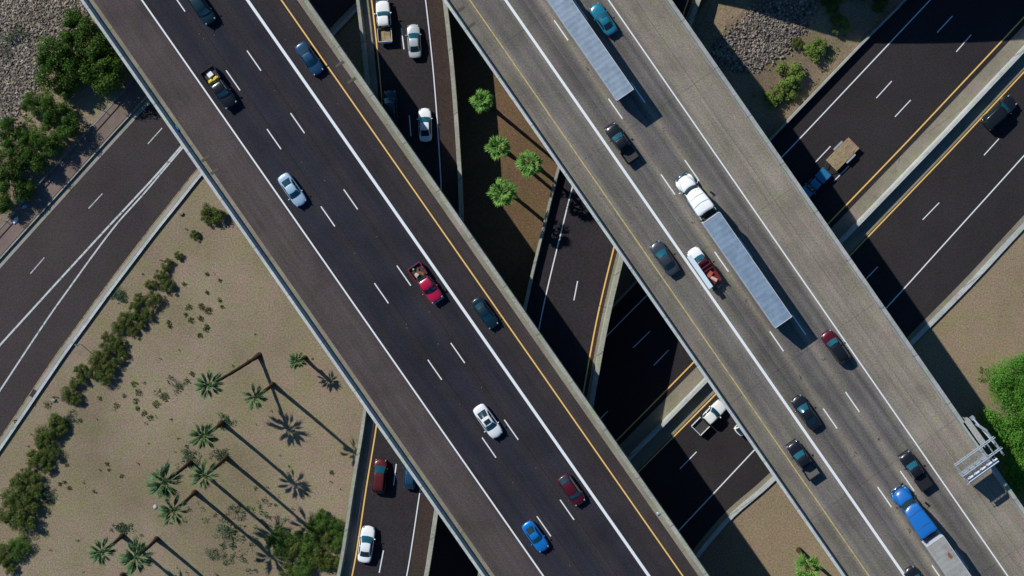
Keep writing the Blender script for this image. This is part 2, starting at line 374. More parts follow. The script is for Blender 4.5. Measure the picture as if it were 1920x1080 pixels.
for a, b in [((1786, 30), (1757, 61)), ((1672, 152), (1643, 184)), ((1557.5, 274), (1529, 304)), ((1821, 65), (1793, 97)), ((1707.5, 187.5), (1678, 219)), ((1592, 311), (1564, 339)),
             ((1219, 621), (1187, 652)), ((1254, 656), (1226, 685)), ((1140, 771), (1110, 800)), ((1873, 260), (1845, 291)), ((1761, 380), (1730, 412)), ((1646, 500), (1616, 531)), ((1306, 847), (1275, 879)),
             ((1103, 743), (1075, 772)), ((1900, -92), (1871, -61)), ((1935, -57), (1907, -26)), ((1988, 138), (1959, 169))]: dash(bm, a, b, .035)
tag(sheet('lane_markings', bm, m_white), kind='structure')
bm = bmesh.new(); strip(bm, path(E1Y, .035), -.09, .09); strip(bm, path(E2Y, .035), -.09, .09)
tag(sheet('edge_line', bm, m_yel), kind='structure')

def barrier(name, px, z, label, mat, w_=.42, h=1.0, side=0, top=.24, n=8, group=None):
    bm = bmesh.new(); pts = path(px, z, n)
    sweep(bm, pts, barrier_prof(w_, h, top, side, -.0)); o = finish(name, bm, mat)
    return tag(o, label, 'barrier', group)
barrier('concrete_barrier', MEDB, .02, 'long pale concrete barrier on the tan median dividing the dark lower freeway', m_barr, .6, 1.35, top=.42)
barrier('concrete_barrier', E_L, .0, 'concrete wall along the upper edge of the dark lower freeway beside the rocks and bushes', m_barrB, .34, 1.0, top=.26)
RB = [(2990, -690), (2310, 18), (2190, 143), (2058, 277), (1920, 422), (1811, 540), (1740, 611), (1600, 752), (1440, 908), (1350, 985), (1304, 1050), (1230, 1130), (900, 1480)]
barrier('concrete_barrier', RB, 0, 'pale concrete barrier between the dark lower freeway and the bare yellowish dirt', m_barr, .6, .34, top=.52)
bm = bmesh.new(); p = path(RB, .045); strip(bm, p, -.95, -.3)
tag(sheet('gutter', bm, m_conc_tan), kind='structure')

# road at the left (west end of the same lower level)
F_CURB = [(700, -280), (277, 184), (196, 272), (0, 489), (-260, 780)]
F_IN = [(711, -280), (289, 184), (206, 272), (0, 499), (-250, 785)]
F_Y = [(950, -280), (640, 32), (367, 320), (275, 436), (196, 540), (100, 672), (8, 810), (-130, 1010)]
F_B = [(964, -280), (655, 32), (379, 325), (290, 436), (211, 540), (115, 672), (22, 810), (-115, 1010)]
tag(sheet('road', poly([(705, -280), (283, 184), (201, 272), (0, 494), (-260, 785), (-130, 1010)]+[(8, 810), (100, 672), (196, 540), (275, 436), (367, 320), (640, 32), (950, -280)], .02), m_asphF), kind='structure')
bm = bmesh.new(); strip(bm, path(F_CURB, .04), -.0, .72)
strip(bm, path(F_Y, .04), .10, .95); tag(sheet('gutter', bm, m_conc), kind='structure')
bm = bmesh.new(); strip(bm, path(F_Y, .05), -.05, .06); tag(sheet('edge_line', bm, m_yelF), kind='structure')
bm = bmesh.new()
strip(bm, path([(620, -55), (450, 145), (340, 274), (282, 341), (220, 406.5), (100, 537), (0, 647), (-90, 750)], .045), -.13, .13)
strip(bm, path([(624, -52), (453, 147), (343, 276), (295, 333), (267, 366), (222, 416), (176, 476), (130, 540), (87, 600), (0, 732), (-90, 870)], .05), -.11, .11)
for a, b in [((304, 240), (277, 270)), ((192, 363), (166, 391)), ((83, 483), (57, 513)), ((650, -130), (623, -100)), ((535, -10), (508, 20))]: dash(bm, a, b, .04)
tag(sheet('lane_markings', bm, m_whiteW), kind='structure')
barrier('concrete_barrier', F_B, 0, 'pale curved concrete barrier between the left road and the dry palm field', m_barr, .42, .32, top=.36)
barrier('low_concrete_curb_wall', [(x-4, y) for x, y in F_CURB], 0, 'low kerb wall between the left road and the brown paved strip under the dark trees', m_conc, .3, .28, top=.24)
bm = band([(660, -280), (245, 155), (145, 270), (0, 429), (-260, 720)], [(697, -280), (273, 184), (192, 272), (-4, 489), (-264, 780)], .03)
tag(sheet('pavement', bm, m_brown), kind='structure')
# storm drain slot in the gutter of the left road
bm = bmesh.new(); box(bm, W(63, 738, .06), (.75, 1.1, .06), R(-32)); tag(finish('storm_drain', bm, m_tar), 'dark storm drain grate set in the gutter of the left road', 'drain')

# fence at the back of the paved strip
fence = empty('mesh_fence', W(145, 270, 0)); tag(fence, 'thin grey metal fence between the dark trees and the brown paved strip', 'fence')
fp = path([(660, -280), (245, 157), (143, 271), (0, 428), (-200, 650)], 0, 8)
fl = W(145, 270, 0)
bm = bmesh.new(); sweep(bm, [p-fl+Vector((0, 0, .72)) for p in fp], [(-.06, 0), (-.06, .07), (.06, .07), (.06, 0)]); finish('top_rail', bm, simple('dull_fence_steel', (.16, .18, .17), .7), fence)
bm = bmesh.new(); sweep(bm, [p-fl+Vector((0, 0, .12)) for p in fp], [(-.015, 0), (-.015, .03), (.015, .03), (.015, 0)]); finish('bottom_rail', bm, m_galv, fence)
for i in range(0, 33):
    t = i/32*(len(fp)-1); k = int(min(t, len(fp)-2)); q = fp[k].lerp(fp[k+1], t-k)-fl
    bm = bmesh.new(); tube(bm, q, q+Vector((0, 0, .8)), .05, seg=6); finish('post', bm, m_trim, fence)

# ---------------------------------------------------------------- straight overpasses
def line_px(x0, s, y): return (x0+s*y, y)
def overpass(name, label, x0c, s, z, zt, left, right, m_deck, mb, gut, gmat, marks, piers, girder=1.7):
    root = empty(name, W(*line_px(x0c, s, 310), 0)); root['label'] = label; root['category'] = 'bridge'
    base = root.location.copy()
    a, b = W(*line_px(x0c, s, -900), z)-base, W(*line_px(x0c, s, 2000), z)-base
    ref = [a.lerp(b, k/24) for k in range(25)]
    t = (b-a).normalized(); n = Vector((-t.y, t.x, 0))
    def off(x0, zz): return (W(x0, 0, zz)-base-a).dot(n)
    oL, oR = off(left[0], zt), off(right[1], zt)
    bm = bmesh.new(); sweep(bm, ref, [(oL, 0), (oR, 0), (oR, -.4), (oR-1.4, -.6), (oR-1.8, -girder), (oL+1.8, -girder), (oL+1.4, -.6), (oL, -.4)])
    finish('deck', bm, gmat, root)
    g0, g1 = off(gut[0], z), off(gut[1], z)
    bm = bmesh.new(); strip(bm, ref, g0, g1, .012); sheet('road_surface', bm, m_deck, root)
    wl = off(left[1], zt)-oL
    bm = bmesh.new(); sweep(bm, ref, [(oL+o, dz) for o, dz in barrier_prof(wl+.16, zt-z, wl, 1, .0)]); finish('parapet', bm, mb[0], root)
    wr = oR-off(right[0], zt)
    bm = bmesh.new(); sweep(bm, ref, [(oR+o, dz) for o, dz in barrier_prof(wr+.16, zt-z, wr, -1, .0)]); finish('parapet', bm, mb[1], root)
    for kind, x0, wd, mat, ys in marks:
        bm = bmesh.new()
        if kind == 'line': strip(bm, ref, off(x0, z)-wd/2, off(x0, z)+wd/2, .02)
        else:
            for y in ys[:-1]:
                p, q = W(*line_px(x0, s, y), z)-base, W(*line_px(x0, s, y+37.5), z)-base
                strip(bm, [p, q], -wd/2, wd/2, .02); sheet('lane_dash', bm, mat, root); bm = bmesh.new()
            p, q = W(*line_px(x0, s, ys[-1]), z)-base, W(*line_px(x0, s, ys[-1]+37.5), z)-base
            strip(bm, [p, q], -wd/2, wd/2, .02)
        sheet('lane_marking' if kind == 'line' else 'lane_dash', bm, mat, root)
    for gx, gy in piers:
        bm = bmesh.new(); c = W(gx, gy, 0)-base
        zb = z-girder
        tube(bm, c, (c.x, c.y, zb-1.2), 1.0, 1.0, 16)
        M = Matrix.Translation((c.x, c.y, zb-.65)) @ Matrix.Rotation(math.atan2(n.y, n.x), 4, 'Z')
        box(bm, (0, 0, 0), (15, 1.8, 1.3), M=M); finish('pier', bm, m_pier, root)
    return root, base, t, n
ZT = ZDECK+1.05
ovA, bA, tA, nA = overpass('overpass', 'left overpass with dark asphalt, brown shoulder and five solid and dashed lines', 363.5, SA, ZDECK, ZT, (150, 156.5), (568, 577), m_deckA, (m_barr, m_barrG), (175, 557), m_conc_tan,
    [('line', 266, .19, m_white, 0), ('line', 464, .37, m_white, 0), ('line', 527.5, .17, m_yel, 0),
     ('dash', 332, .14, m_white, [-160, -16, 132, 242, 387, 531, 674.5, 820.5, 968, 1113]), ('dash', 397, .14, m_white, [-195, -50, 95, 212, 355, 498, 643, 787, 937, 1083])],
    [(304, -142), (612, 301), (901, 716), (1073, 962), (1290, 1273)])
ovB, bB, tB, nB = overpass('overpass', 'right overpass with worn tan concrete deck carrying the long trucks', 1045.5, SB, ZDECK, ZT, (830.5, 837), (1251, 1260), m_deckB, (m_barr, m_barrB), (838, 1251), m_conc_tan,
    [('line', 881, .14, m_yelB, 0), ('line', 948, .34, m_white, 0), ('line', 1141, .17, m_white, 0),
     ('dash', 1012.7, .15, m_white, [-107, 38, 185, 327, 472, 621, 766, 913, 1060]), ('dash', 1076, .15, m_white, [-145, 0, 155, 300, 445, 590, 735, 883, 1030])],
    [(927, -150), (1073, 60), (1260, 330), (1440, 590), (1607, 830), (1830, 1150)])
# expansion joint notches in the gutters
for root, base, sl, pts_ in ((ovA, bA, SA, [(637, 120), (659, 151), (385, 297), (402, 321)]), (ovB, bB, SB, [(864, 17), (884, 47)])):
    for (x, y) in pts_:
        bm = bmesh.new(); c = W(x, y, ZDECK+.03)-base; box(bm, c, (1.2, .35, .02), math.atan2(nA.y, nA.x)); finish('joint_plate', bm, simple('joint_metal', (.07, .06, .05), .7), root)

# ---------------------------------------------------------------- curved ramps
def ramp_bridge(label, px, z, offs, marks, piers, lb, rb, dashes=(), girder=1.4, name='ramp_bridge', zfun=None):
    root = empty(name, W(*px[len(px)//2], 0)); tag(root, label, 'bridge'); base = root.location.copy()
    zf = zfun or (lambda y: z)
    ref = [W(p.x, p.y, zf(p.y))-base for p in catmull([(x, y, 0) for x, y in px], 10)]; k = (HC-z)/FPX
    oL, oR = offs['L'][0]*k, offs['R'][1]*k
    bm = bmesh.new(); sweep(bm, ref, [(oL, 0), (oR, 0), (oR, -.4), (oR-1.2, -.5), (oR-1.6, -girder), (oL+1.6, -girder), (oL+1.2, -.5), (oL, -.4)]); finish('deck', bm, m_conc_tan, root)
    bm = bmesh.new(); strip(bm, ref, offs['asph'][0]*k, offs['asph'][1]*k, .012); sheet('road_surface', bm, m_asphR, root)
    bm = bmesh.new(); strip(bm, ref, offs['sh'][0]*k, offs['sh'][1]*k, .016); sheet('shoulder', bm, m_asphS, root)
    for s, (o0, o1), m in ((1, offs['L'], lb), (-1, offs['R'], rb)):
        wd = (o1-o0)*k; e = o0*k if s > 0 else o1*k
        bm = bmesh.new(); sweep(bm, ref, [(e+o, dz) for o, dz in barrier_prof(wd+.12, 1.0, wd, s)]); finish('parapet', bm, m, root)
    for o, wd, m in marks:
        bm = bmesh.new(); strip(bm, ref, o*k-wd/2, o*k+wd/2, .022); sheet('lane_marking', bm, m, root)
    if dashes:
        for a, b in dashes:
            bm = bmesh.new(); strip(bm, [W(*a, zf(a[1]))-base, W(*b, zf(b[1]))-base], -.07, .07, .022); sheet('lane_dash', bm, m_white, root)
    for i in piers:
        c = ref[i]; bm = bmesh.new(); tube(bm, (c.x, c.y, 0), (c.x, c.y, c.z-girder+.05), .9, .9, 14); finish('pier', bm, m_pier, root)
    return root
Cpx = [(700, -300), (727, -150), (747, 0), (759, 107), (766, 185), (772, 270), (776.5, 350), (779, 450), (777, 560), (770, 680), (756, 800), (737, 917), (723, 1010), (711, 1080), (680, 1230), (640, 1400), (590, 1600), (530, 1850)]
ramp_bridge('narrow curved ramp passing under the left overpass, its yellow line on the left', Cpx, ZC,
    dict(L=(-77, -71), R=(84, 91), asph=(-56, 84), sh=(54, 84)), [(-50, .17, m_yel), (50.5, .14, m_white)], (15, 60, 82, 138),
    m_barrG, m_barrG, [((733, -112), (738, -72)), ((752.5, 52.5), (757.5, 92.5)), ((767.5, 216), (770.5, 255.5)), ((743, 870), (738, 910)), ((719, 1032), (711, 1074))])
Dpx = [(1370, -340), (1292, -150), (1237, 0), (1168, 200), (1126, 352), (1104, 440), (1079.5, 540), (1062, 622), (1041, 740), (1015, 900), (985, 1080), (930, 1400), (880, 1620), (820, 1860)]
Dr = ramp_bridge('curved ramp between the two overpasses with palm shadows over its left line and no cars', Dpx, ZD,
    dict(L=(-88, -83), R=(66, 74), asph=(-83, 59), sh=(53, 59)), [(-51.5, .15, m_white), (51.5, .18, m_yel)], (38, 98), m_barrG, m_barrG,
    [((1083, 527), (1076, 563)), ((1120, 372), (1111, 408)), ((1047, 700), (1041, 740)), ((1167, 195), (1155, 235))], zfun=lambda y: 8.5 if y > 330 else (5.1+3.4*(1-math.cos(math.pi*(y-20)/310))/2 if y > 20 else max(1.6, 5.1-(20-y)*.008)))
bm = bmesh.new(); b_ = Dr.location
sweep(bm, [W(x, y, ZD+.03)-b_ for x, y in ((1022, 557), (1060, 563), (1100, 567), (1140, 577))], [(-.03, 0), (.03, 0)], closed=False); sheet('crack_seal', bm, m_tar, Dr)

# flyover just beyond the top of the picture; its shadow lies over the freeway at the upper right
def gpx(x, y):   # photo ground pixel -> photo pixel of a point at the flyover's parapet height above it
    k = HC/(HC-ZG-1); return (NX+(x-NX)*k, NY+(y-NY)*k)
Gc = [gpx(x, y-83) for x, y in [(1095, -138), (1150, -119), (1207, -106), (1286, -90), (1358, -82), (1433, -75), (1550, -74), (1708, -80), (2000, -100), (2400, -150), (2900, -260)]]
ramp_bridge('curved flyover leaving the right overpass beyond the top edge', Gc, ZG, dict(L=(-86, -79), R=(79, 86), asph=(-75, 79), sh=(50, 79)), [(-50, .17, m_yel), (50, .15, m_white)], (42, 78), m_barrB, m_barrB)

# ---------------------------------------------------------------- vehicles
def loft(bm, secs):
    rings = [[bm.verts.new(p) for p in s] for s in secs]
    for a, b in zip(rings, rings[1:]):
        for k in range(len(a)-1): bm.faces.new((a[k], a[k+1], b[k+1], b[k]))
        bm.faces.new((a[-1], a[0], b[0], b[-1]))
    bm.faces.new(rings[0]); bm.faces.new(rings[-1][::-1])
def bsec(x, w_, zb, zl, zt, bow=0):
    h = [(w_*.9, zb), (w_, zb+.16), (w_*1.0, zl-.14), (w_*.955, zl), (w_*.78, zl+(zt-zl)*.75), (w_*.4, zt+.01)]
    L = [(x-bow*(y/w_)**2, -y, z) for y, z in h] + [(x, 0, zt+.02)] + [(x-bow*(y/w_)**2, y, z) for y, z in h[::-1]]
    return L
def csec(x, wb, zb, wt, zt, bow=.10):
    h = [(wb, zb), (wb*.35+wt*.65, zb*.35+zt*.65), (wt, zt-.02), (wt*.86, zt+.012), (wt*.45, zt+.03)]
    bw = lambda y: x-(bow if x > 0 else -bow*.5)*(y/wb)**2
    return [(bw(y), -y, z) for y, z in h] + [(x, 0, zt+.035)] + [(bw(y), y, z) for y, z in h[::-1]]
def soften(o, lv=1):
    m = o.modifiers.new('sub', 'SUBSURF'); m.levels = lv; m.render_levels = lv
def pane(bm, rows, lift=.012, cols=6, bow=.10):
    """rows: [(x, halfwidth, z)] front to back; slightly crowned glass"""
    R_ = []
    for x, hw, z in rows:
        R_.append([bm.verts.new((x - bow*abs(k/cols*2-1)**2*(1 if x > 0 else -.5), hw*(k/cols*2-1), z+lift+.035*(1-abs(k/cols*2-1)**2))) for k in range(cols+1)])
    for a, b in zip(R_, R_[1:]):
        for k in range(cols): bm.faces.new((a[k], a[k+1], b[k+1], b[k]))
def wheels(root, xs, wy, r=.34, wd=.24):
    for x in xs:
        for s in (-1, 1):
            bm = bmesh.new(); tube(bm, (x, s*(wy-wd), r), (x, s*wy, r), r, seg=20); t = finish('wheel', bm, m_tyre, root)
            bm = bmesh.new(); tube(bm, (x, s*(wy-.06), r), (x, s*(wy+.012), r), r*.6, seg=14); finish('rim', bm, m_rim, t)
def lamp(root, name, mat, c, s):
    bm = bmesh.new(); box(bm, c, s); bmesh.ops.bevel(bm, geom=bm.edges[:], offset=min(s)*.3, segments=2, affect='EDGES'); return finish(name, bm, mat, root, True)
def mirror(root, mat, x, y, z, s=1, sz=(.13, .22, .14)):
    bm = bmesh.new(); box(bm, (x, s*(y+sz[1]/2), z), sz); bmesh.ops.bevel(bm, geom=bm.edges[:], offset=.03, segments=2, affect='EDGES'); finish('mirror', bm, mat, root, True)
KIND = dict(
    sedan=dict(L=4.8, W=.92, st=[(-2.40, .64, .38, .62, .70, -.10), (-2.33, .78, .28, .78, .90, -.12), (-2.05, .86, .22, .86, .99, -.1), (-1.3, .91, .2, .88, .99, 0), (0, .92, .2, .88, .96, 0), (1.0, .92, .2, .86, .95, 0), (1.6, .90, .2, .81, .89, .05), (2.05, .85, .22, .72, .80, .14), (2.30, .76, .26, .60, .67, .2), (2.4, .60, .33, .50, .55, .2)],
               cab=(1.12, .38, -.78, -1.62, .80, .60, .90, 1.42)),
    coupe=dict(L=4.6, W=.91, st=[(-2.30, .66, .38, .64, .72, -.12), (-2.2, .80, .26, .82, .92, -.14), (-1.8, .89, .2, .88, .98, -.1), (-1.0, .91, .2, .87, .95, 0), (0, .90, .2, .85, .92, 0), (.9, .91, .2, .84, .92, 0), (1.6, .90, .2, .79, .87, .08), (2.0, .84, .22, .70, .77, .18), (2.2, .76, .26, .58, .64, .24), (2.3, .6, .33, .48, .52, .24)],
               cab=(.85, .12, -.75, -1.65, .76, .55, .86, 1.30)),
    suv=dict(L=4.9, W=.96, st=[(-2.45, .80, .42, .85, .95, -.05), (-2.38, .90, .32, .98, 1.08, -.06), (-1.9, .95, .26, 1.02, 1.10, 0), (0, .96, .26, 1.02, 1.08, 0), (.95, .96, .26, 1.0, 1.08, 0), (1.6, .95, .26, .97, 1.05, .06), (2.1, .90, .28, .88, .97, .14), (2.35, .80, .34, .75, .83, .18), (2.45, .66, .42, .62, .68, .18)],
             cab=(1.15, .55, -1.95, -2.32, .86, .68, 1.03, 1.70)),
    van=dict(L=5.0, W=.97, st=[(-2.50, .84, .42, .85, .95, -.06), (-2.42, .92, .30, .98, 1.08, -.06), (-1.9, .96, .24, 1.0, 1.08, 0), (0, .97, .24, 1.0, 1.06, 0), (1.1, .96, .24, .98, 1.06, 0), (1.8, .93, .25, .90, .98, .1), (2.2, .87, .28, .78, .86, .18), (2.4, .78, .34, .66, .72, .22), (2.5, .62, .42, .55, .6, .22)],
             cab=(1.45, .62, -1.9, -2.35, .87, .70, 1.01, 1.74)),
    hatch=dict(L=4.3, W=.88, st=[(-2.15, .72, .38, .72, .82, -.08), (-2.08, .82, .28, .86, .96, -.1), (-1.6, .87, .22, .90, .98, 0), (0, .88, .2, .88, .95, 0), (.95, .88, .2, .86, .94, 0), (1.5, .86, .2, .80, .88, .07), (1.9, .80, .24, .70, .77, .16), (2.08, .7, .28, .58, .64, .2), (2.15, .56, .36, .5, .54, .2)],
               cab=(1.1, .42, -1.25, -1.95, .78, .60, .92, 1.45)),
)
def make_car(kind, mat, label, cat='car', sunroof=False, name='parked_car', group=None, roofmat=None):
    k = KIND[kind]; root = empty(name); tag(root, label, cat, group)
    bm = bmesh.new(); loft(bm, [bsec(*s[:5], bow=s[5]) for s in k['st']]); b = finish('body', bm, mat, root, True); soften(b)
    x0, x1, x2, x3, wb, wt, zb, zt = k['cab']
    bm = bmesh.new()
    xm = (x1+x2)/2
    loft(bm, [csec(x3, wb*.90, zb-.04, wb*.80, zb-.02), csec(x3*.55+x2*.45, wb*.96, zb-.05, (wb*.80*.55+wt*.45), zb+(zt-zb)*.52), csec(x2, wb, zb-.05, wt*.97, zt-.03), csec(xm, wb*1.03, zb-.06, wt*1.02, zt), csec(x1, wb*1.02, zb-.06, wt*.99, zt-.03), csec(x0*.5+x1*.5, wb, zb-.05, (wt*.99+wb*.9)/2, zb+(zt-zb)*.52), csec(x0, wb*.96, zb-.05, wb*.88, zb-.03)])
    r = finish('roof', bm, roofmat or mat, root, True); soften(r)
    # glass
    bm = bmesh.new(); d = zt-zb
    pane(bm, [(x0+.02, wb*.90, zb-.02), (x0*.5+x1*.5+.03, (wt+wb*.92)/2*.95, zb+d*.52), (x1+.02, wt*.88, zt-.01)]); finish('windshield', bm, m_glassb, root, True)
    bm = bmesh.new(); pane(bm, [(x2-.02, wt*.84, zt-.01), (x3*.5+x2*.5-.03, (wt+wb*.82)/2*.88, zb+d*.52), (x3-.02, wb*.74, zb+.02)]); finish('rear_window', bm, m_glass, root, True)
    for s in (-1, 1):
        for xa, xb, ya, yb in ((x0-.18, (x0+x3)/2+.05, x1-.08, xm+.04), ((x0+x3)/2-.03, x3+.22, xm-.04, x2+.06)):
            bm = bmesh.new(); o = .02
            v = [bm.verts.new(p) for p in ((xa, s*(wb*1.0+o), zb+.0), (xb, s*(wb*1.0+o), zb+.0), (yb, s*(wt+.035+o), zt-.09), (ya, s*(wt+.035+o), zt-.09))]
            bm.faces.new(v); finish('side_window', bm, m_glass, root)
    if sunroof:
        bm = bmesh.new(); box(bm, (xm+.12, 0, zt+.035), (.55, .82, .03)); bmesh.ops.bevel(bm, geom=bm.edges[:], offset=.01, segments=1, affect='EDGES'); finish('sunroof', bm, m_glass, root)
    L2 = k['L']/2; Wd = k['W']; hz = k['st'][-3][3]
    for s in (-1, 1):
        lamp(root, 'headlight', m_lens, (L2-.30, s*Wd*.70, hz+.02), (.26, .17, .10))
        lamp(root, 'tail_light', m_red, (-L2+.12, s*Wd*.72, k['st'][1][3]-.02), (.12, .22, .12))
        mirror(root, mat, x0-.30, Wd-.02, zb+.08, s)
    bm = bmesh.new(); box(bm, (L2-.14, 0, .40), (.12, Wd*.95, .18)); finish('grille', bm, m_trim, root)
    wheels(root, (L2*.63, -L2*.60), Wd-.01)
    return root
def open_box(bm, x0, x1, hw, z0, z1, th=.07, top=True):
    box(bm, ((x0+x1)/2, 0, z0+.03), (x1-x0, 2*hw, .06))
    for s in (-1, 1): box(bm, ((x0+x1)/2, s*(hw-th/2), (z0+z1)/2+.06), (x1-x0, th, z1-z0))
    box(bm, (x0+th/2, 0, (z0+z1)/2+.055), (th, 2*hw-2*th, z1-z0-.01))
def make_pickup(mat, label, bedmat=None, group=None, crew=True, load=None, cover=None):
    root = empty('pickup_truck'); tag(root, label, 'pickup truck', group)
    bx = -.95
    bm = bmesh.new()
    loft(bm, [bsec(*s[:5], bow=s[5]) for s in [(bx-.04, .97, .4, 1.08, 1.12, 0), (0, .98, .36, 1.08, 1.14, 0), (1.2, .98, .36, 1.08, 1.18, 0), (1.9, .97, .36, 1.05, 1.17, .05), (2.5, .93, .38, .98, 1.10, .12), (2.78, .88, .44, .88, .96, .15), (2.88, .80, .5, .70, .76, .12)]])
    b = finish('body', bm, mat, root, True); soften(b)
    x0, x1, x2, x3, wb, wt, zb, zt = 1.35, .72, -.72, -.93, .87, .72, 1.12, 1.84
    bm = bmesh.new(); xm = (x1+x2)/2
    loft(bm, [csec(x3, wb*.98, zb-.06, wb*.93, zb+.1), csec(x2, wb, zb-.05, wt*.99, zt-.03), csec(xm, wb*1.03, zb-.06, wt*1.02, zt), csec(x1, wb*1.02, zb-.06, wt*.99, zt-.03), csec((x0+x1)/2, wb, zb-.05, (wt+wb*.92)/2, zb+.36), csec(x0, wb*.97, zb-.05, wb*.9, zb-.03)])
    r = finish('roof', bm, mat, root, True); soften(r)
    bm = bmesh.new(); d = zt-zb
    pane(bm, [(x0+.02, wb*.92, zb), (x0*.5+x1*.5+.03, (wt+wb*.92)/2*.95, zb+d*.52), (x1+.02, wt*.9, zt-.01)]); finish('windshield', bm, m_glassb, root, True)
    bm = bmesh.new(); pane(bm, [(x2-.03, wt*.86, zt-.02), (x3-.02, wb*.80, zb+.16)]); finish('rear_window', bm, m_glass, root, True)
    for s in (-1, 1):
        for xa, xb, ya, yb in ((x0-.2, .12, x1-.06, .06), (.02, x3+.15, -.02, x2+.1)):
            bm = bmesh.new(); v = [bm.verts.new(p) for p in ((xa, s*(wb+.03), zb+.02), (xb, s*(wb+.03), zb+.02), (yb, s*(wt+.055), zt-.1), (ya, s*(wt+.055), zt-.1))]
            bm.faces.new(v); finish('side_window', bm, m_glass, root)
    bm = bmesh.new(); open_box(bm, -2.86, bx-.05, .97, .62, 1.12)
    bmesh.ops.bevel(bm, geom=[e for e in bm.edges if all(v.co.z > 1.1 for v in e.verts)], offset=.02, segments=2, affect='EDGES')
    bd = finish('truck_bed', bm, mat, root)
    bm = bmesh.new(); box(bm, ((-2.79+bx-.12)/2, 0, .72), (1.70, 1.79, .05)); box(bm, (bx-.10, 0, .93), (.06, 1.78, .40)); finish('bed_liner', bm, bedmat or m_bed, bd)
    if cover:
        bm = bmesh.new(); box(bm, ((-2.86+bx-.05)/2, 0, 1.20), (1.84, 1.80, .04)); finish('bed_cover', bm, cover, root)
    for bx_, bs_ in ((-2.95, (.16, 1.8, .2)), (2.90, (.14, 1.75, .22))):
        bm = bmesh.new(); box(bm, (bx_, 0, .55), bs_); finish('bumper', bm, m_chrome if mat != P_['black'] else m_trim, root)
    for s in (-1, 1):
        lamp(root, 'headlight', m_lens, (2.68, s*.74, .90), (.26, .26, .16)); lamp(root, 'tail_light', m_red, (-2.88, s*.88, .92), (.08, .16, .32))
        mirror(root, mat, x0-.32, .97, zb+.12, s, (.16, .26, .2))
    wheels(root, (1.85, -1.85), .96, .39, .27)
    return root
def place(o, px, py, z, deg, half=.7):
    """centre of the body at photo pixel (px,py); deg = heading in the picture, 0 right, 90 up"""
    p = W(px, py, z+half); o.location = (p.x, p.y, z+.02); o.rotation_euler = (0, 0, R(deg)); return o
def scale(o, s): o.scale = (s, s, s)
HA, HB = -55.1, 180-55.3      # headings on the two overpasses
ZR = ZDECK+.005
def car(kind, col, px, py, z, deg, label, s=1.0, **k):
    o = make_car(kind, P_[col], label, name='suv' if kind == 'suv' else ('minivan' if kind == 'van' else 'car'), cat='SUV' if kind == 'suv' else ('minivan' if kind == 'van' else 'car'), **k)
    place(o, px, py, z, deg); scale(o, s); return o
GA, GB, GC = 'cars driving on the left overpass', 'cars driving on the right overpass', 'cars driving on the narrow curved ramp'
car('suv', 'darkteal', 378, 15, ZR, HA, 'near-black SUV cut by the top edge of the photo on the dark left overpass', .97, group=GA)
car('sedan', 'navy', 580, 110, ZR, HA, 'dark blue sedan beside the yellow line near the top of the left overpass', 1.0, group=GA)
car('sedan', 'paleblue', 548, 356, ZR, HA, 'pale silver-blue sedan nearest the left solid white line of the dark overpass', 1.0, group=GA)
car('sedan', 'darkteal', 909, 587, ZR, HA, 'dark teal sedan beside the yellow line, to the right of the red pickup', .96, group=GA)
car('sedan', 'white', 915, 790, ZR, HA, 'white sedan with a dark sunroof in the lower middle of the left overpass', 1.03, sunroof=True, group=GA)
car('hatch', 'maroon', 1072, 919, ZR, HA, 'dark maroon hatchback touching the wide white line above the bright blue coupe', 1.05, group=GA)
car('coupe', 'blue', 1004, 1006, ZR, HA, 'bright blue coupe near the bottom edge of the left overpass', .98, group=GA)
o = make_pickup(P_['black'], 'black pickup with a yellow bundle and white box in its open bed', group=GA); place(o, 412, 165, ZR, HA); scale(o, 1.0)
o = make_pickup(P_['red'], 'crimson red pickup with scrap and green bottle in its open bed', group=GA); place(o, 799, 531, ZR, HA); scale(o, .96)
car('coupe', 'teal', 1131, 36, ZR, HB, 'shiny teal-blue car beside the front trailer at the top of the right overpass', 1.0, group=GB)
car('sedan', 'charcoal', 1246, 484, ZR, HB, 'slate grey sedan beside the yellow line, left of the red and white work truck', 1.03, group=GB)
o = car('suv', 'maroon', 1566, 650, ZR, HB, 'dark red SUV with black roof behind the second long trailer', .97, group=GB)
for ch in o.children:
    if ch.name.startswith('roof'): ch.data.materials[0] = P_['black']; ch['label'] = 'glossy black roof'
car('sedan', 'black', 1511, 773, ZR, HB, 'black sedan just right of the wide white line, above the grey-bedded black pickup', 1.03, group=GB)
car('sedan', 'black', 1722, 1093, ZR, HB, 'black car cut by the bottom edge of the photo near the blue truck trailer', 1.0, group=GB)
o = make_pickup(P_['black'], 'black pickup in front of the white truck on the right overpass', group=GB); place(o, 1165, 268, ZR, HB); scale(o, .95)
o = make_pickup(P_['black'], 'black pickup with grey open bed nearest the yellow line, lower right overpass', bedmat=simple('grey_bed_floor', (.11, .11, .1), .8), group=GB); place(o, 1505, 862, ZR, HB); scale(o, .93)
o = make_pickup(P_['black'], 'black pickup beside the hood of the blue truck', group=GB, cover=simple('black_bed_cover', (.012, .012, .014), .5)); place(o, 1716, 882, ZR, HB); scale(o, .93)
ZCR = ZC+.02
o = make_pickup(P_['white'], 'white pickup with brown load in its bed at the top of the narrow ramp', bedmat=simple('brown_bed_floor', (.16, .12, .08), .9), group=GC); place(o, 720, 40, ZCR, 94.5); scale(o, .98)
car('sedan', 'silver', 776.5, 77, ZCR, 94, 'silver sedan right of the white pickup on the narrow ramp', .98, group=GC)
car('sedan', 'white', 797, 234, ZCR, 92, 'white sedan leaving the shade on the narrow ramp near the right white line', .97, group=GC)
car('hatch', 'darkteal', 732, 200, ZCR, 93, 'teal hatchback in deep shade at the edge of the left overpass', 1.08, group=GC)
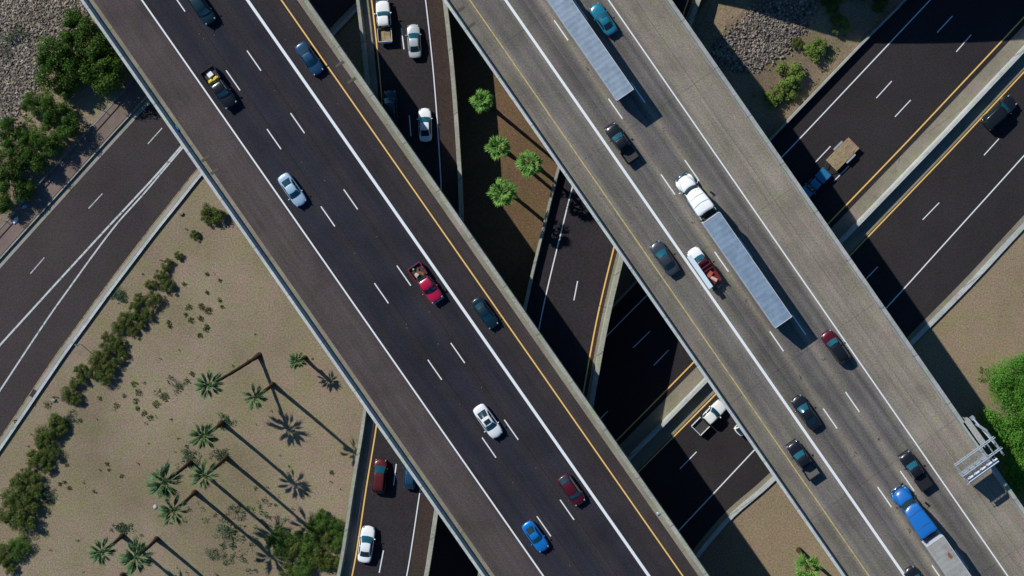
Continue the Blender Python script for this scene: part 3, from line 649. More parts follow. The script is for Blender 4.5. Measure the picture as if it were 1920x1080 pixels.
car('van', 'brownred', 712, 892, ZCR, 85, 'brownish red minivan near the yellow line on the lower part of the narrow ramp', .95, group=GC)
car('hatch', 'navy', 769, 889, ZCR, 85, 'dark blue car half hidden below the edge of the left overpass', .95, group=GC)
car('sedan', 'white', 687, 1020, ZCR, 82, 'white sedan against the yellow line at the bottom of the narrow ramp', 1.06, group=GC)
GE = 'vehicles driving on the lower freeway'
car('suv', 'black', 1873, 211, .03, 44, 'black SUV on the lower freeway at the right edge, beside the yellow line', 1.16, group=GE)
o = make_pickup(P_['white'], 'white pickup with dark bed next to the median between the two overpasses', group=GE); place(o, 1331, 781, .03, 45); scale(o, .97)
car('hatch', 'white', 1402, 792, .03, 45, 'white car mostly hidden under the right overpass beside the white pickup', 1.0, group=GE)
tow = make_pickup(P_['midblue'], 'blue pickup in the shade pulling the flat wooden trailer', group=GE, cover=P_['midblue']); place(tow, 1527, 345, .03, 225); scale(tow, .86)

# loads that rest in the pickup beds (things of their own)
def local(o, x, y, z): return o.location + Matrix.Rotation(o.rotation_euler.z, 3, 'Z') @ Vector((x*o.scale.x, y*o.scale.x, z*o.scale.x))
def load_item(name, label, cat, veh, x, y, z, s, mat, rz=0, jit=0, bev=.05, group=None):
    bm = bmesh.new(); box(bm, (0, 0, s[2]/2), s); bmesh.ops.bevel(bm, geom=bm.edges[:], offset=min(bev, min(s)*.4), segments=2, affect='EDGES')
    if jit:
        for v in bm.verts: v.co += Vector((rnd.uniform(-jit, jit), rnd.uniform(-jit, jit), rnd.uniform(-jit, jit)))
    o = finish(name, bm, mat); o.location = local(veh, x, y, z); o.rotation_euler = (0, 0, veh.rotation_euler.z+rz); tag(o, label, cat, group); return o
def find(lbl): return [o for o in C.objects if o.parent is None and str(o.get('label', '')).startswith(lbl)][0]
v = find('black pickup with a yellow')
load_item('canvas_bag', 'yellow bundle, right one of two across the black pickup bed', 'bag', v, -1.28, .36, .76, (.48, .68, .5), m_fabric_y, .05, .03, .12)
load_item('canvas_bag', 'yellow bundle, left one of two across the black pickup bed', 'bag', v, -1.30, -.38, .76, (.46, .68, .5), m_fabric_y, -.05, .03, .12)
load_item('plastic_crate', 'white box behind the yellow bundles in the black pickup', 'box', v, -2.05, .05, .76, (.62, .72, .42), m_boxw, .1, 0, .04)
v = find('crimson red pickup')
for i, (x, y, s, mt, rz, lb) in enumerate([(-1.5, .25, (.9, .3, .25), m_rust, .6, 'brown scrap plank nearest the cab of the red pickup'), (-1.6, -.35, (.5, .5, .35), simple('pale_scrap', (.5, .42, .36), .8), .3, 'pale lump of scrap in the red pickup bed'),
                                        (-2.05, .1, (.7, .22, .2), m_rust, -.7, 'brown scrap plank in the middle of the red pickup bed')]):
    load_item('scrap_piece', lb, 'scrap', v, x, y, .76, s, mt, rz, .05)
load_item('bottle_jug', 'bright green jug at the tailgate of the red pickup', 'jug', v, -2.5, -.3, .76, (.26, .26, .32), simple('green_plastic', (.3, .75, .3), .4), 0, 0, .08)
v = find('white pickup with brown load')
load_item('plywood_stack', 'brown plywood stack lying in the white pickup bed', 'plywood', v, -2.05, -.15, .76, (1.35, 1.2, .22), m_planks, .04, .01, .02)

# flat wooden trailer behind the blue pickup
tr = empty('flatbed_trailer'); tag(tr, 'flat wooden trailer pulled by the blue pickup on the lower freeway', 'trailer')
tp = W(1580, 289, 1.0); tr.location = (tp.x, tp.y, .03); tr.rotation_euler = (0, 0, R(225))
for i in range(7):
    bm = bmesh.new(); box(bm, (0, -.93+.31*i, .86+.006*(i % 2)), (4.5, .295, .07)); finish('plank', bm, m_planks, tr)
bm = bmesh.new()
for s in (-1, 1): box(bm, (0, s*1.08, .72), (4.6, .08, .2)); tube(bm, (2.2, s*.8, .62), (3.8, 0, .55), .05)
box(bm, (0, 0, .70), (4.4, .15, .12)); finish('frame', bm, m_trim, tr)
for s in (-1, 1):
    bm = bmesh.new(); box(bm, (-.4, s*1.28, .80), (1.7, .26, .05)); finish('mudguard', bm, m_galv, tr)
wheels(tr, (-.05, -.8), 1.38, .33, .2)

# semi trucks
def corrugate(name, col, sc=2.2, rough=.5, metal=.2):
    m, nt, b = newmat(name); p = objpos(nt)
    wv = nt.nodes.new('ShaderNodeTexWave'); wv.inputs['Scale'].default_value = .42; wv.inputs['Distortion'].default_value = 1.2; wv.inputs['Detail'].default_value = 1; nt.links.new(p, wv.inputs['Vector'])
    f = noise(nt, p, 5, 4, .7)
    c = mixc(nt, ramp(nt, f, [(.3, g3(0)), (.7, g3(1))]), tuple(x*.86 for x in col), tuple(min(1, x*1.12) for x in col))
    c = mixc(nt, ramp(nt, noise(nt, p, .7, 4, .6), [(.45, g3(0)), (.65, g3(.8))]), c, tuple(x*.74 for x in col))
    nt.links.new(c, b.inputs['Base Color']); b.inputs['Roughness'].default_value = rough; b.inputs['Metallic'].default_value = metal
    ad = nt.nodes.new('ShaderNodeMath'); ad.operation = 'MULTIPLY_ADD'; nt.links.new(f, ad.inputs[0]); ad.inputs[1].default_value = .35; nt.links.new(wv.outputs['Fac'], ad.inputs[2])
    bump(nt, b, ad.outputs[0], .35, .03); return m
m_roofblue = corrugate('trailer_roof_aluminium', (.24, .33, .43)); m_roofgrey = corrugate('trailer_roof_grey', (.33, .33, .31), metal=0)
m_side = simple('trailer_side', (.62, .64, .66), .45, .2)
def make_semi(mat, roof, label, gap=0.0, sleeper=1, group=None):
    root = empty('semi_truck'); tag(root, label, 'truck', group)
    # local: +X forward, trailer front face at x=0
    L = 16.15
    bm = bmesh.new(); box(bm, (-L/2, 0, 2.62), (L, 2.58, 2.86)); bmesh.ops.bevel(bm, geom=bm.edges[:], offset=.04, segments=1, affect='EDGES'); t = finish('trailer', bm, m_side, root)
    bm = bmesh.new()
    n = 13
    for i in range(n):
        xa, xb = -L+.07+(L-.14)*i/n, -L+.07+(L-.14)*(i+1)/n; mid = (xa+xb)/2
        rows = [[bm.verts.new((x, y, 4.055+dz)) for y in (-1.24, -.6, 0, .6, 1.24)] for x, dz in ((xa+.006, 0), (mid-.15, .004), (mid+.15, .005), (xb-.006, 0))]
        for a, b in zip(rows, rows[1:]):
            for k in range(4): bm.faces.new((a[k], a[k+1], b[k+1], b[k]))
    flat_up(bm); finish('trailer_roof', bm, roof, t, 'raw')
    bm = bmesh.new()
    for s in (-1, 1): box(bm, (-L/2, s*1.275, 4.06), (L, .05, .08))
    for x in (-.03, -L+.03): box(bm, (x, 0, 4.06), (.06, 2.5, .08))
    finish('top_rail', bm, m_side, t)
    bm = bmesh.new()
    for s in (-1, 1): box(bm, (-L/2-.5, s*1.0, 1.08), (L-3, .12, .2)); box(bm, (-3.4, s*.9, .6), (.12, .12, .9))
    box(bm, (-L-.03, 0, .6), (.1, 2.3, .1)); finish('chassis', bm, m_trim, t)
    wheels(t, (-L+1.3, -L+2.55), 1.25, .5, .5)
    for s in (-1, 1): lamp(t, 'tail_light', m_red, (-L-.01, s*1.05, 1.15), (.05, .3, .12))
    # tractor
    fx = 6.35+gap; bx = .95       # nose and back of the sleeper
    wsb, wst = fx-1.70, fx-2.12
    bm = bmesh.new()
    loft(bm, [bsec(*s) for s in [(wsb-.5, 1.10, .9, 1.80, 1.98, 0), (wsb+.2, 1.08, .85, 1.72, 1.93, .05), (fx-1.1, 1.04, .8, 1.6, 1.80, .12), (fx-.5, .97, .7, 1.42, 1.60, .2), (fx-.2, .90, .65, 1.22, 1.38, .24), (fx-.06, .78, .6, 1.0, 1.1, .26)]])
    h = finish('hood', bm, mat, root, True); soften(h)
    for s in (-1, 1):
        bm = bmesh.new(); secs = []
        for x, zz in ((fx-1.75, .75), (fx-1.55, 1.08), (fx-1.1, 1.22), (fx-.6, 1.18), (fx-.25, .98), (fx-.08, .72)):
            bw = .0 if x < fx-.5 else .22
            secs.append([(x, s*.80, zz-.35), (x, s*(1.2-bw), zz-.35), (x, s*(1.22-bw), zz-.08), (x, s*(1.1-bw), zz), (x, s*.80, zz+.02)])
        loft(bm, secs); f = finish('fender', bm, mat, root, True)
        lamp(root, 'headlight', m_lens, (fx-.17, s*.86, .98), (.16, .26, .2))
    bm = bmesh.new(); box(bm, (fx-.02, 0, .62), (.3, 2.2, .35)); bmesh.ops.bevel(bm, geom=bm.edges[:], offset=.09, segments=2, affect='EDGES'); finish('bumper', bm, m_chrome, root, True)
    # cab and sleeper with raised fairing
    bm = bmesh.new()
    loft(bm, [csec(x, wb, zb, wt, zt, .42 if x > wst-.2 else .12) for x, wb, zb, wt, zt in [(bx, 1.27, .95, 1.25, 3.72), (bx+.12, 1.28, .95, 1.27, 3.80), (bx+1.5, 1.26, .95, 1.22, 3.55), (wst-.45, 1.2, .95, 1.08, 3.05), (wst, 1.17, .95, 1.0, 2.80), ((wst+wsb)/2, 1.15, .95, 1.02, 2.38), (wsb, 1.13, .95, 1.06, 1.94)]])
    cb = finish('cab', bm, mat, root, True); soften(cb)
    bm = bmesh.new(); rows = [(wsb+.03, .98, 1.98), ((wst+wsb)/2+.04, .95, 2.38), (wst+.03, .88, 2.76)]
    pane(bm, rows, .03, 8, .30); finish('windshield', bm, m_glass, root, True)
    for s in (-1, 1):
        bm = bmesh.new(); bm.faces.new([bm.verts.new(p) for p in ((wsb-.25, s*1.13, 1.98), (wst-.75, s*1.19, 1.98), (wst-.75, s*1.11, 2.6), (wst-.1, s*1.05, 2.6))]); finish('side_window', bm, m_glass, root)
        bm = bmesh.new(); tube(bm, (wsb-.15, s*1.1, 2.3), (wsb+.05, s*1.42, 2.35), .03); box(bm, (wsb+.05, s*1.45, 2.15), (.12, .24, .6)); finish('mirror', bm, mat if mat == P_['white'] else m_chrome, root)
        bm = bmesh.new(); tube(bm, (bx+.5, s*1.0, .75), (bx+2.0, s*1.0, .75), .3, seg=14); finish('fuel_tank', bm, m_chrome, root, False)
        bm = bmesh.new(); box(bm, (bx-.28, s*1.14, 2.3), (.6, .04, 2.6)); finish('side_fairing', bm, mat, cb)
    bm = bmesh.new(); box(bm, (1.6, 0, .85), (7.0+gap, .9, .22)); box(bm, (-1.0, 0, 1.02), (.9, .9, .12)); finish('frame', bm, m_trim, root)
    bm = bmesh.new(); box(bm, (bx-.02, 0, 2.2), (.05, 2.1, 2.6)); finish('cab_back', bm, m_trim, cb)
    bm = bmesh.new(); tube(bm, (bx-.15, -.5, 1.0), (bx-.15, -.5, 3.0), .07); tube(bm, (bx-.2, .2, 1.2), (-.02, .1, 1.6), .03); tube(bm, (bx-.2, -.1, 1.2), (-.02, -.15, 1.6), .03); finish('air_hoses', bm, m_trim, root)
    for s in (-1, 1):
        bm = bmesh.new(); tube(bm, (bx-.2, s*1.0, 1.0), (bx-.2, s*1.0, 3.9), .09, seg=10); finish('exhaust_stack', bm, m_chrome, root)
    for k in range(5):
        lamp(cb, 'marker_light', m_lens, (wst-.32-.06*(k-2)**2*.5, (k-2)*.36, 3.0), (.16, .1, .07))
    for xs_, z_, hw_ in ((wst-.95, 3.36, 1.02), (bx+1.35, 3.66, 1.12)):
        bm = bmesh.new(); P = [Vector((xs_-.22*(y/1.1)**2, y, z_-.10*(abs(y)/1.1)**3)) for y in [hw_*(q/5-1) for q in range(11)]]
        for a_, b_ in zip(P, P[1:]): tube(bm, a_, b_, .018, seg=5)
        finish('panel_seam', bm, m_trim, cb)
    bm = bmesh.new()
    for k in range(7): box(bm, (fx-.02, 0, .85+.07*k), (.04, 1.1, .025))
    finish('grille', bm, m_chrome, root)
    bm = bmesh.new(); tube(bm, (wsb-.3, 1.12, 2.0), (fx-.45, .62, 1.66), .012, seg=5); tube(bm, (wsb-.3, -1.12, 2.0), (fx-.45, -.62, 1.66), .012, seg=5); finish('hood_seam', bm, m_trim, h)
    wheels(root, (fx-1.0,), 1.2, .52, .3); wheels(root, (-.4, -1.7), 1.2, .52, .5)
    return root
def place_semi(o, pa, pb, deg=HB):
    """pa, pb: photo pixels of the two upper front corners of the trailer"""
    p = W((pa[0]+pb[0])/2, (pa[1]+pb[1])/2, ZDECK+4.1); o.location = (p.x, p.y, ZDECK+.02); o.rotation_euler = (0, 0, R(deg)); return o
GT = 'semi trucks on the right overpass'
s2 = make_semi(P_['white'], m_roofblue, 'white semi truck pulling a long blue-grey roofed trailer in the middle', 0, group=GT); place_semi(s2, (1317, 417), (1350, 399))
s1 = copy_tree(s2)
m_roofpale = corrugate('trailer_roof_faded', (.27, .345, .42), rough=.6)
for ch in s1.children:
    if ch.name.startswith('trailer'):
        for g in ch.children:
            if g.name.startswith('trailer_roof'): g.data = g.data.copy(); g.data.materials[0] = m_roofpale
s1['label'] = 'long blue-grey roofed truck trailer cut by the top edge of the photo'; place_semi(s1, (1020, -8), (1053, -29))
s3 = make_semi(P_['truckblue'], m_roofgrey, 'bright blue semi truck with a pale grey trailer, lower right', .95, group=GT); place_semi(s3, (1737, 1025), (1769, 1005))
bm = bmesh.new(); bmesh.ops.create_circle(bm, cap_ends=True, radius=.3, segments=9)
for v_ in bm.verts: v_.co.x *= 1.5*rnd.uniform(.8, 1.15); v_.co.y *= rnd.uniform(.8, 1.2)*.8
st_ = finish('rust_stain', bm, m_rust, s3.children[0], 'raw'); st_.location = (-2.55, -.55, 4.09); st_['label'] = 'brown rust patch on the trailer roof'

# red and white work truck with a long pale panel on its left side
wt = empty('work_truck'); tag(wt, 'white-cabbed red work truck with a long pale panel along its side', 'truck', GB)
bm = bmesh.new(); loft(bm, [bsec(*s) for s in [(.5, .95, .45, 1.15, 1.2, 0), (1.6, .96, .45, 1.12, 1.2, 0), (2.3, .93, .45, 1.02, 1.13, .08), (2.75, .86, .5, .85, .93, .16), (2.85, .76, .55, .7, .75, .14)]]); soften(finish('body', bm, P_['white'], wt, True))
bm = bmesh.new(); loft(bm, [csec(x, a_, b__, c__, d__) for x, a_, b__, c__, d__ in [(.42, .88, 1.1, .82, 1.80), (.55, .9, 1.1, .76, 1.9), (.95, .9, 1.1, .74, 1.9), (1.28, .88, 1.1, .8, 1.5), (1.6, .86, 1.1, .82, 1.14)]]); soften(finish('cab', bm, P_['maroon'], wt, True))
bm = bmesh.new(); pane(bm, [(1.62, .78, 1.17), (1.32, .76, 1.52), (1.02, .66, 1.88)]); finish('windshield', bm, m_glassb, wt, True)
bm = bmesh.new(); box(bm, (-1.15, 0, 1.0), (3.0, 2.0, .1))
for s in (-1, 1): box(bm, (-1.15, s*.97, 1.2), (3.0, .08, .36))
box(bm, (-.02, 0, 1.35), (.12, 1.9, .7)); box(bm, (-.55, 0, 1.3), (.1, 1.8, .5)); finish('flatbed', bm, P_['workred'], wt)
bm = bmesh.new(); box(bm, (-2.9, -.1, .75), (1.1, .12, .12)); box(bm, (-2.9, .3, .75), (1.0, .1, .1)); box(bm, (-3.25, .1, .7), (.12, 1.4, .12)); finish('tow_frame', bm, m_trim, wt)
for s in (-1, 1): lamp(wt, 'headlight', m_lens, (2.62, s*.72, .86), (.24, .26, .16)); mirror(wt, m_trim, 1.25, .95, 1.3, s)
wheels(wt, (1.9, -1.5), .98, .4, .28)
place(wt, 1319, 500, ZR, HB)
load_item('metal_panel', 'long pale blue-white panel lying along the left side of the red work truck', 'panel', wt, -.15, .78, 1.92, (5.0, .62, .07), simple('pale_panel', (.60, .72, .78), .4), 0, 0, .01)
for i, (x, y, s, rz, mt) in enumerate([(-1.2, -.1, (.5, .9, .3), .3, simple('faded_red_gear', (.45, .10, .06), .8)), (-2.0, -.2, (.9, .35, .3), .5, simple('tan_gear', (.55, .42, .3), .8))]):
    load_item('equipment_piece', ['faded red gear in the middle of the work truck bed', 'tan gear at the tail of the work truck bed'][i], 'equipment', wt, x, y, 1.06, s, mt, rz, .05)

# ---------------------------------------------------------------- overhead sign gantry on the right overpass
gz = ZDECK+1.0
ga = W(1862, 838, ZDECK+6.3); gb = W(1798, 884, ZDECK+6.3)     # arm root and tip
sg = empty('sign_gantry', (ga.x, ga.y, ZDECK)); tag(sg, 'galvanised lattice sign gantry reaching over the right overpass shoulder', 'sign gantry')
d = (gb-ga); d.z = 0; Lg = d.length; sg.rotation_euler = (0, 0, math.atan2(d.y, d.x))
m_galv2 = simple('weathered_galvanised_steel', (.30, .35, .39), .55, .3)
bm = bmesh.new()
for y, z in ((-.8, 5.6), (.8, 5.6), (-.8, 6.3), (.8, 6.3)): tube(bm, (-.9, y, z), (Lg, y, z), .075, seg=8)
nseg = 6
for i in range(nseg+1):
    x = -.6+(Lg+.5)*i/nseg
    for z in (5.6, 6.3): tube(bm, (x, -.8, z), (x, .8, z), .05, seg=6)
    for y in (-.8, .8): tube(bm, (x, y, 5.6), (x, y, 6.3), .04, seg=6)
    if i < nseg:
        x2 = -.6+(Lg+.5)*(i+1)/nseg
        for y in (-.8, .8): tube(bm, (x, y, 5.6), (x2, y, 6.3), .035, seg=6)
finish('truss_arm', bm, m_galv2, sg)
bm = bmesh.new(); tube(bm, (-.6, -1.9, .9), (-.6, -1.9, 5.5), .2, .17, 12); tube(bm, (-.6, -1.9, 5.4), (-.6, 1.9, 5.4), .14, seg=10)
tube(bm, (-.6, -2.9, 1.6), (-.6, 1.2, 5.3), .13, seg=10); box(bm, (-.6, -3.0, 1.3), (.5, .35, .8)); finish('post', bm, m_galv2, sg)
bm = bmesh.new(); box(bm, (.25, -1.2, .3), (1.0, 4.6, 1.5)); bmesh.ops.bevel(bm, geom=[e for e in bm.edges if abs(e.verts[0].co.z-e.verts[1].co.z) > .5], offset=.45, segments=4, affect='EDGES'); finish('pedestal', bm, m_barrB, sg)
bm = bmesh.new(); box(bm, (Lg/2+.35, 1.35, 3.9), (Lg-.9, .12, 2.3)); finish('sign_panel', bm, simple('sign_aluminium', (.35, .40, .44), .4, .4), sg)
for i in range(5):
    x = .8+(Lg-1.6)*i/4
    bm = bmesh.new(); box(bm, (x, 2.0, 5.2), (1.0, .55, .22)); bmesh.ops.bevel(bm, geom=bm.edges[:], offset=.05, segments=2, affect='EDGES'); tube(bm, (x, 1.35, 4.8), (x, 2.0, 5.1), .04); finish('sign_light', bm, m_boxw, sg)
bm = bmesh.new()
for y in (1.6, 2.4): tube(bm, (.3, y, 4.95), (Lg, y, 4.95), .05, seg=6)
for i in range(8):
    x = .4+(Lg-.5)*i/7; tube(bm, (x, 1.4, 4.95), (x, 2.4, 4.95), .035, seg=6)
finish('catwalk', bm, m_galv2, sg)

# ---------------------------------------------------------------- vegetation
def leafcloud(bm, rg, n, R_, H_, clumps, leaf, flat=.35):
    cs = []
    for i in range(clumps):
        a = rg.uniform(0, 2*math.pi); r = R_*math.sqrt(rg.random())*.78; zz = H_*(.35+.5*rg.random()*math.sqrt(max(0, 1-(r/R_)**2)))
        cs.append((Vector((r*math.cos(a), r*math.sin(a), zz)), R_*rg.uniform(.22, .40)))
    for i in range(n):
        c, cr = rg.choice(cs)
        v = Vector((rg.gauss(0, 1), rg.gauss(0, 1), rg.gauss(0, 1))).normalized()*cr*(rg.random()**.4)
        v.z = abs(v.z)*.8 if rg.random() < .75 else v.z*.8
        p = c+v
        if p.z < .04: p.z = .04+rg.random()*.1
        nrm = (v.normalized()+Vector((rg.gauss(0, .5), rg.gauss(0, .5), rg.gauss(.35, .5)))).normalized()
        t = nrm.orthogonal().normalized(); t.rotate(Matrix.Rotation(rg.uniform(0, 6.28), 3, nrm)); b = nrm.cross(t)
        s = leaf*rg.uniform(.6, 1.4)
        bm.faces.new([bm.verts.new(p+t*s), bm.verts.new(p+b*s*.45), bm.verts.new(p-t*s), bm.verts.new(p-b*s*.45)])
def plant_proto(seed, R_, H_, n, clumps, leaf, mat, name, trunk=None):
    rg = random.Random(seed); root = empty(name)
    bm = bmesh.new(); leafcloud(bm, rg, n, R_, H_, clumps, leaf); finish('crown', bm, mat, root, 'raw')
    bm = bmesh.new(); th = H_*.45
    tube(bm, (0, 0, -.05), (0, 0, th), R_*.07, R_*.045, 7)
    for i in range(6):
        a = i*1.05+rg.random(); e = Vector((math.cos(a)*R_*.55, math.sin(a)*R_*.55, H_*rg.uniform(.5, .75)))
        tube(bm, (0, 0, th*rg.uniform(.4, .95)), e, R_*.035, R_*.012, 5)
    finish('trunk', bm, m_wood, root)
    return root
PR = {}
for key, args in dict(ol1=(1, 1, .9, 2600, 17, .06, m_olive, 'shrub'), ol2=(2, 1, .9, 2400, 15, .06, m_olive, 'shrub'), ol3=(3, 1, .95, 2700, 19, .055, m_olive, 'shrub'),
                      dk1=(4, 1, 1.1, 4200, 24, .05, m_dkgreen, 'tree'), dk2=(5, 1, 1.1, 4000, 20, .05, m_dkgreen, 'tree'), dk3=(12, 1, 1.1, 4200, 26, .05, m_dkgreen, 'tree'),
                      lt1=(6, 1, 1.1, 15000, 44, .028, m_ltgreen, 'tree'), lt2=(7, 1, 1.1, 14000, 40, .028, m_ltgreen, 'tree'),
                      yb1=(8, 1, .9, 1500, 12, .08, m_ltbush, 'shrub'), yb2=(9, 1, .9, 1400, 10, .08, m_ltbush, 'shrub'),
                      gg1=(10, 1, .5, 330, 16, .065, m_blue, 'shrub'), gg2=(11, 1, .5, 300, 15, .065, m_blue, 'shrub')).items():
    PR[key] = [plant_proto(*args), False]
def plant(key, px, py, r, label, cat, group=None, z=0, hs=1.0, name=None):
    pr = PR[key]
    o = pr[0] if not pr[1] else copy_tree(pr[0]); pr[1] = True
    if name: o.name = name
    zc = r*.5*hs; q = W(px, py, z+zc)
    o.location = (q.x, q.y, z); o.rotation_euler = (0, 0, rnd.uniform(0, 6.28)); s = r*rnd.uniform(.95, 1.08); o.scale = (s, s, s*hs)
    tag(o, label, cat, group); return o
ORD = 'first second third fourth fifth sixth seventh eighth ninth tenth eleventh twelfth thirteenth fourteenth fifteenth sixteenth seventeenth eighteenth nineteenth twentieth twenty-first twenty-second twenty-third twenty-fourth twenty-fifth twenty-sixth twenty-seventh twenty-eighth twenty-ninth thirtieth'.split()
# dark trees at the upper left
T1 = [(150, 52, 2.3), (120, 95, 2.5), (165, 92, 2.2), (198, 105, 2.3), (100, 128, 2.2), (145, 135, 2.4), (205, 140, 2.2), (125, 160, 1.5)]
for i, (x, y, r) in enumerate(T1):
    plant('dk%d' % (i % 3+1), x, y, r*1.3, 'dark green tree, %s from the top in the clump against the left overpass' % ORD[i], 'tree', 'dark trees beside the left overpass', hs=1.7)
T2 = [(62, 195, 1.7), (100, 205, 2.0), (128, 238, 2.0), (95, 268, 1.8), (18, 245, 1.9), (60, 262, 1.7), (22, 290, 2.2), (58, 300, 2.0), (15, 335, 2.3), (44, 355, 1.7), (5, 375, 1.8), (95, 232, 1.4)]
for i, (x, y, r) in enumerate(T2):
    plant('dk%d' % ((i+1) % 3+1), x, y, r*1.08, 'dark green tree, %s from the top in the left edge thicket beside the fence' % ORD[i], 'tree', 'dark trees beside the fence', hs=1.6)
for i, (x, y, r, t) in enumerate([(14, 72, 1.3, 'left'), (27, 55, 1.2, 'middle'), (43, 64, 1.1, 'right'), (8, 95, 1.0, 'lowest')]):
    plant('gg%d' % (i % 2+1), x, y, r, '%s one of the grey-green plants among the rocks at the upper left' % t, 'plant', 'grey-green plants on the rocks', name='desert_plant', z=.3)
# olive hedge along the left road
H1 = [(335, 479, .72), (314, 497, 1.0), (300, 517, 1.1), (312, 537, 1.1), (283, 535, .95), (285, 562, 1.25), (262, 560, 1.0), (254, 583, 1.3), (276, 588, 1.1), (235, 600, 1.2), (265, 603, 1.0), (220, 614, 1.1), (247, 622, .95), (206, 634, 1.2), (222, 645, 1.2), (196, 655, 1.3), (226, 668, 1.0), (182, 673, 1.4), (206, 681, 1.4), (173, 694, 1.2), (195, 705, 1.4), (152, 696, 1.1), (146, 718, 1.3), (128, 738, 1.3), (140, 745, 1.2)]
for i, (x, y, r) in enumerate(H1):
    plant('ol%d' % (i % 3+1), x, y, r*1.02, 'olive shrub, %s from the upper end of the hedge along the left road' % ORD[i], 'shrub', 'olive hedge along the left road', hs=1.05)
H2 = [(100, 797, 1.6), (88, 816, 1.6), (112, 803, 1.2), (78, 838, 1.5), (95, 850, 1.4), (68, 862, 1.5), (82, 872, 1.3), (50, 888, 1.0), (38, 905, 1.4), (66, 905, 1.3), (30, 930, 1.8), (56, 938, 2.0), (18, 960, 1.8), (45, 970, 1.9), (8, 1040, 1.5), (12, 1060, 1.2)]
for i, (x, y, r) in enumerate(H2):
    plant('ol%d' % ((i+1) % 3+1), x, y, r*1.1, 'olive bush, %s from the top of the thicket in the lower left corner' % ORD[i], 'shrub', 'olive thicket in the lower left corner', hs=.95)
plant('dk2', 36, 1027, 1.9, 'single dark green round bush in the bottom left corner', 'shrub', hs=.7, name='shrub')
plant('ol2', 400, 397, 1.75, 'large olive shrub touching the left overpass parapet', 'shrub', 'shrubs on the dry field'); plant('ol3', 392, 410, 1.1, 'small olive shrub leaning on the large one by the left overpass parapet', 'shrub', 'shrubs on the dry field')
plant('ol1', 364, 441, .8, 'small dark shrub alone between the hedge and the large shrub by the overpass', 'shrub', 'shrubs on the dry field')
G1 = [(80, 920, 1.3, 'beside the lower left thicket'), (88, 945, 1.1, 'just below another beside the lower left thicket'), (332, 722, .9, 'at the upper end of the weedy patch left of the palms'), (305, 742, .7, 'in the middle of the weedy patch left of the palms'), (225, 552, 1.0, 'between the hedge and the left road barrier'), (132, 780, 1.1, 'between the two olive hedges'), (428, 1000, 2.1, 'under the lowest palm shadows'), (405, 1040, 1.6, 'near the bottom edge below the palm shadows'), (350, 850, 1.2, 'at the foot of the palms'), (440, 960, 1.5, 'between two long palm shadows')]
for i, (x, y, r, t) in enumerate(G1):
    plant('gg%d' % (i % 2+1), x, y, r, 'sparse grey-green weed clump '+t, 'plant', 'sparse weed clumps on the dry field', name='weed_clump', hs=.6)
B1 = [(600, 975, 1.7, 'dk1'), (625, 985, 1.5, 'dk2'), (640, 1000, 1.2, 'dk3'), (612, 1000, 1.6, 'ol2'), (635, 1022, 1.4, 'dk1'), (525, 1015, 2.2, 'dk2'), (550, 1035, 2.2, 'ol1'), (575, 1010, 2.0, 'dk3'), (600, 1040, 2.0, 'ol3'), (570, 1062, 1.9, 'dk1'), (540, 1070, 1.6, 'ol1'), (620, 1060, 1.6, 'ol2'), (590, 985, 1.4, 'ol3')]
for i, (x, y, r, k) in enumerate(B1):
    plant(k, x, y, r, 'bush %s from the top in the dark group beside the narrow ramp' % ORD[i], 'shrub', 'bushes beside the bottom of the narrow ramp', hs=.8, name='shrub')
# bright green tree at the right edge and bushes at the upper right
for i, (x, y, r, k, t) in enumerate([(1905, 715, 4.2, 'lt1', 'top one of three at the right edge'), (1900, 795, 5.0, 'lt2', 'middle and widest of three at the right edge'), (1935, 880, 4.8, 'lt1', 'lowest of three at the right edge, behind the sign gantry')]):
    plant(k, x, y, r, 'bright green leafy tree, '+t, 'tree', 'bright green trees at the right edge', hs=.9)
for i, (x, y, r, k, t) in enumerate([(1575, 48, 1.6, 'yb1', 'farthest up, half in shade'), (1527, 90, 2.1, 'yb2', 'middle one, beside the rocks'), (1477, 140, 2.2, 'yb1', 'biggest one, near the freeway wall'), (1483, 165, 1.7, 'yb1', 'nearest the freeway wall, below the biggest one'), (1450, 180, 1.9, 'yb2', 'lowest one, beside the overpass shadow'), (1494, 83, 1.0, 'ol1', 'small dark one touching the rocks')]):
    plant(k, x, y, r, 'yellow-green bush above the freeway wall, '+t if k != 'ol1' else 'small dark bush touching the rocks above the freeway wall', 'shrub', 'bushes above the freeway wall', hs=.8, name='shrub', z=bank_z(x, y))
for i, (x, y, r, k) in enumerate([(1610, -15, 2.2, 'dk1'), (1560, 5, 1.8, 'dk2'), (1650, 5, 1.6, 'dk3')]):
    plant(k, x, y, r, 'dark tree in full shade at the top edge, %s beside the freeway wall' % ['middle one', 'left one', 'right one'][i], 'tree', 'shaded trees at the top edge', hs=.8, z=bank_z(x, y))

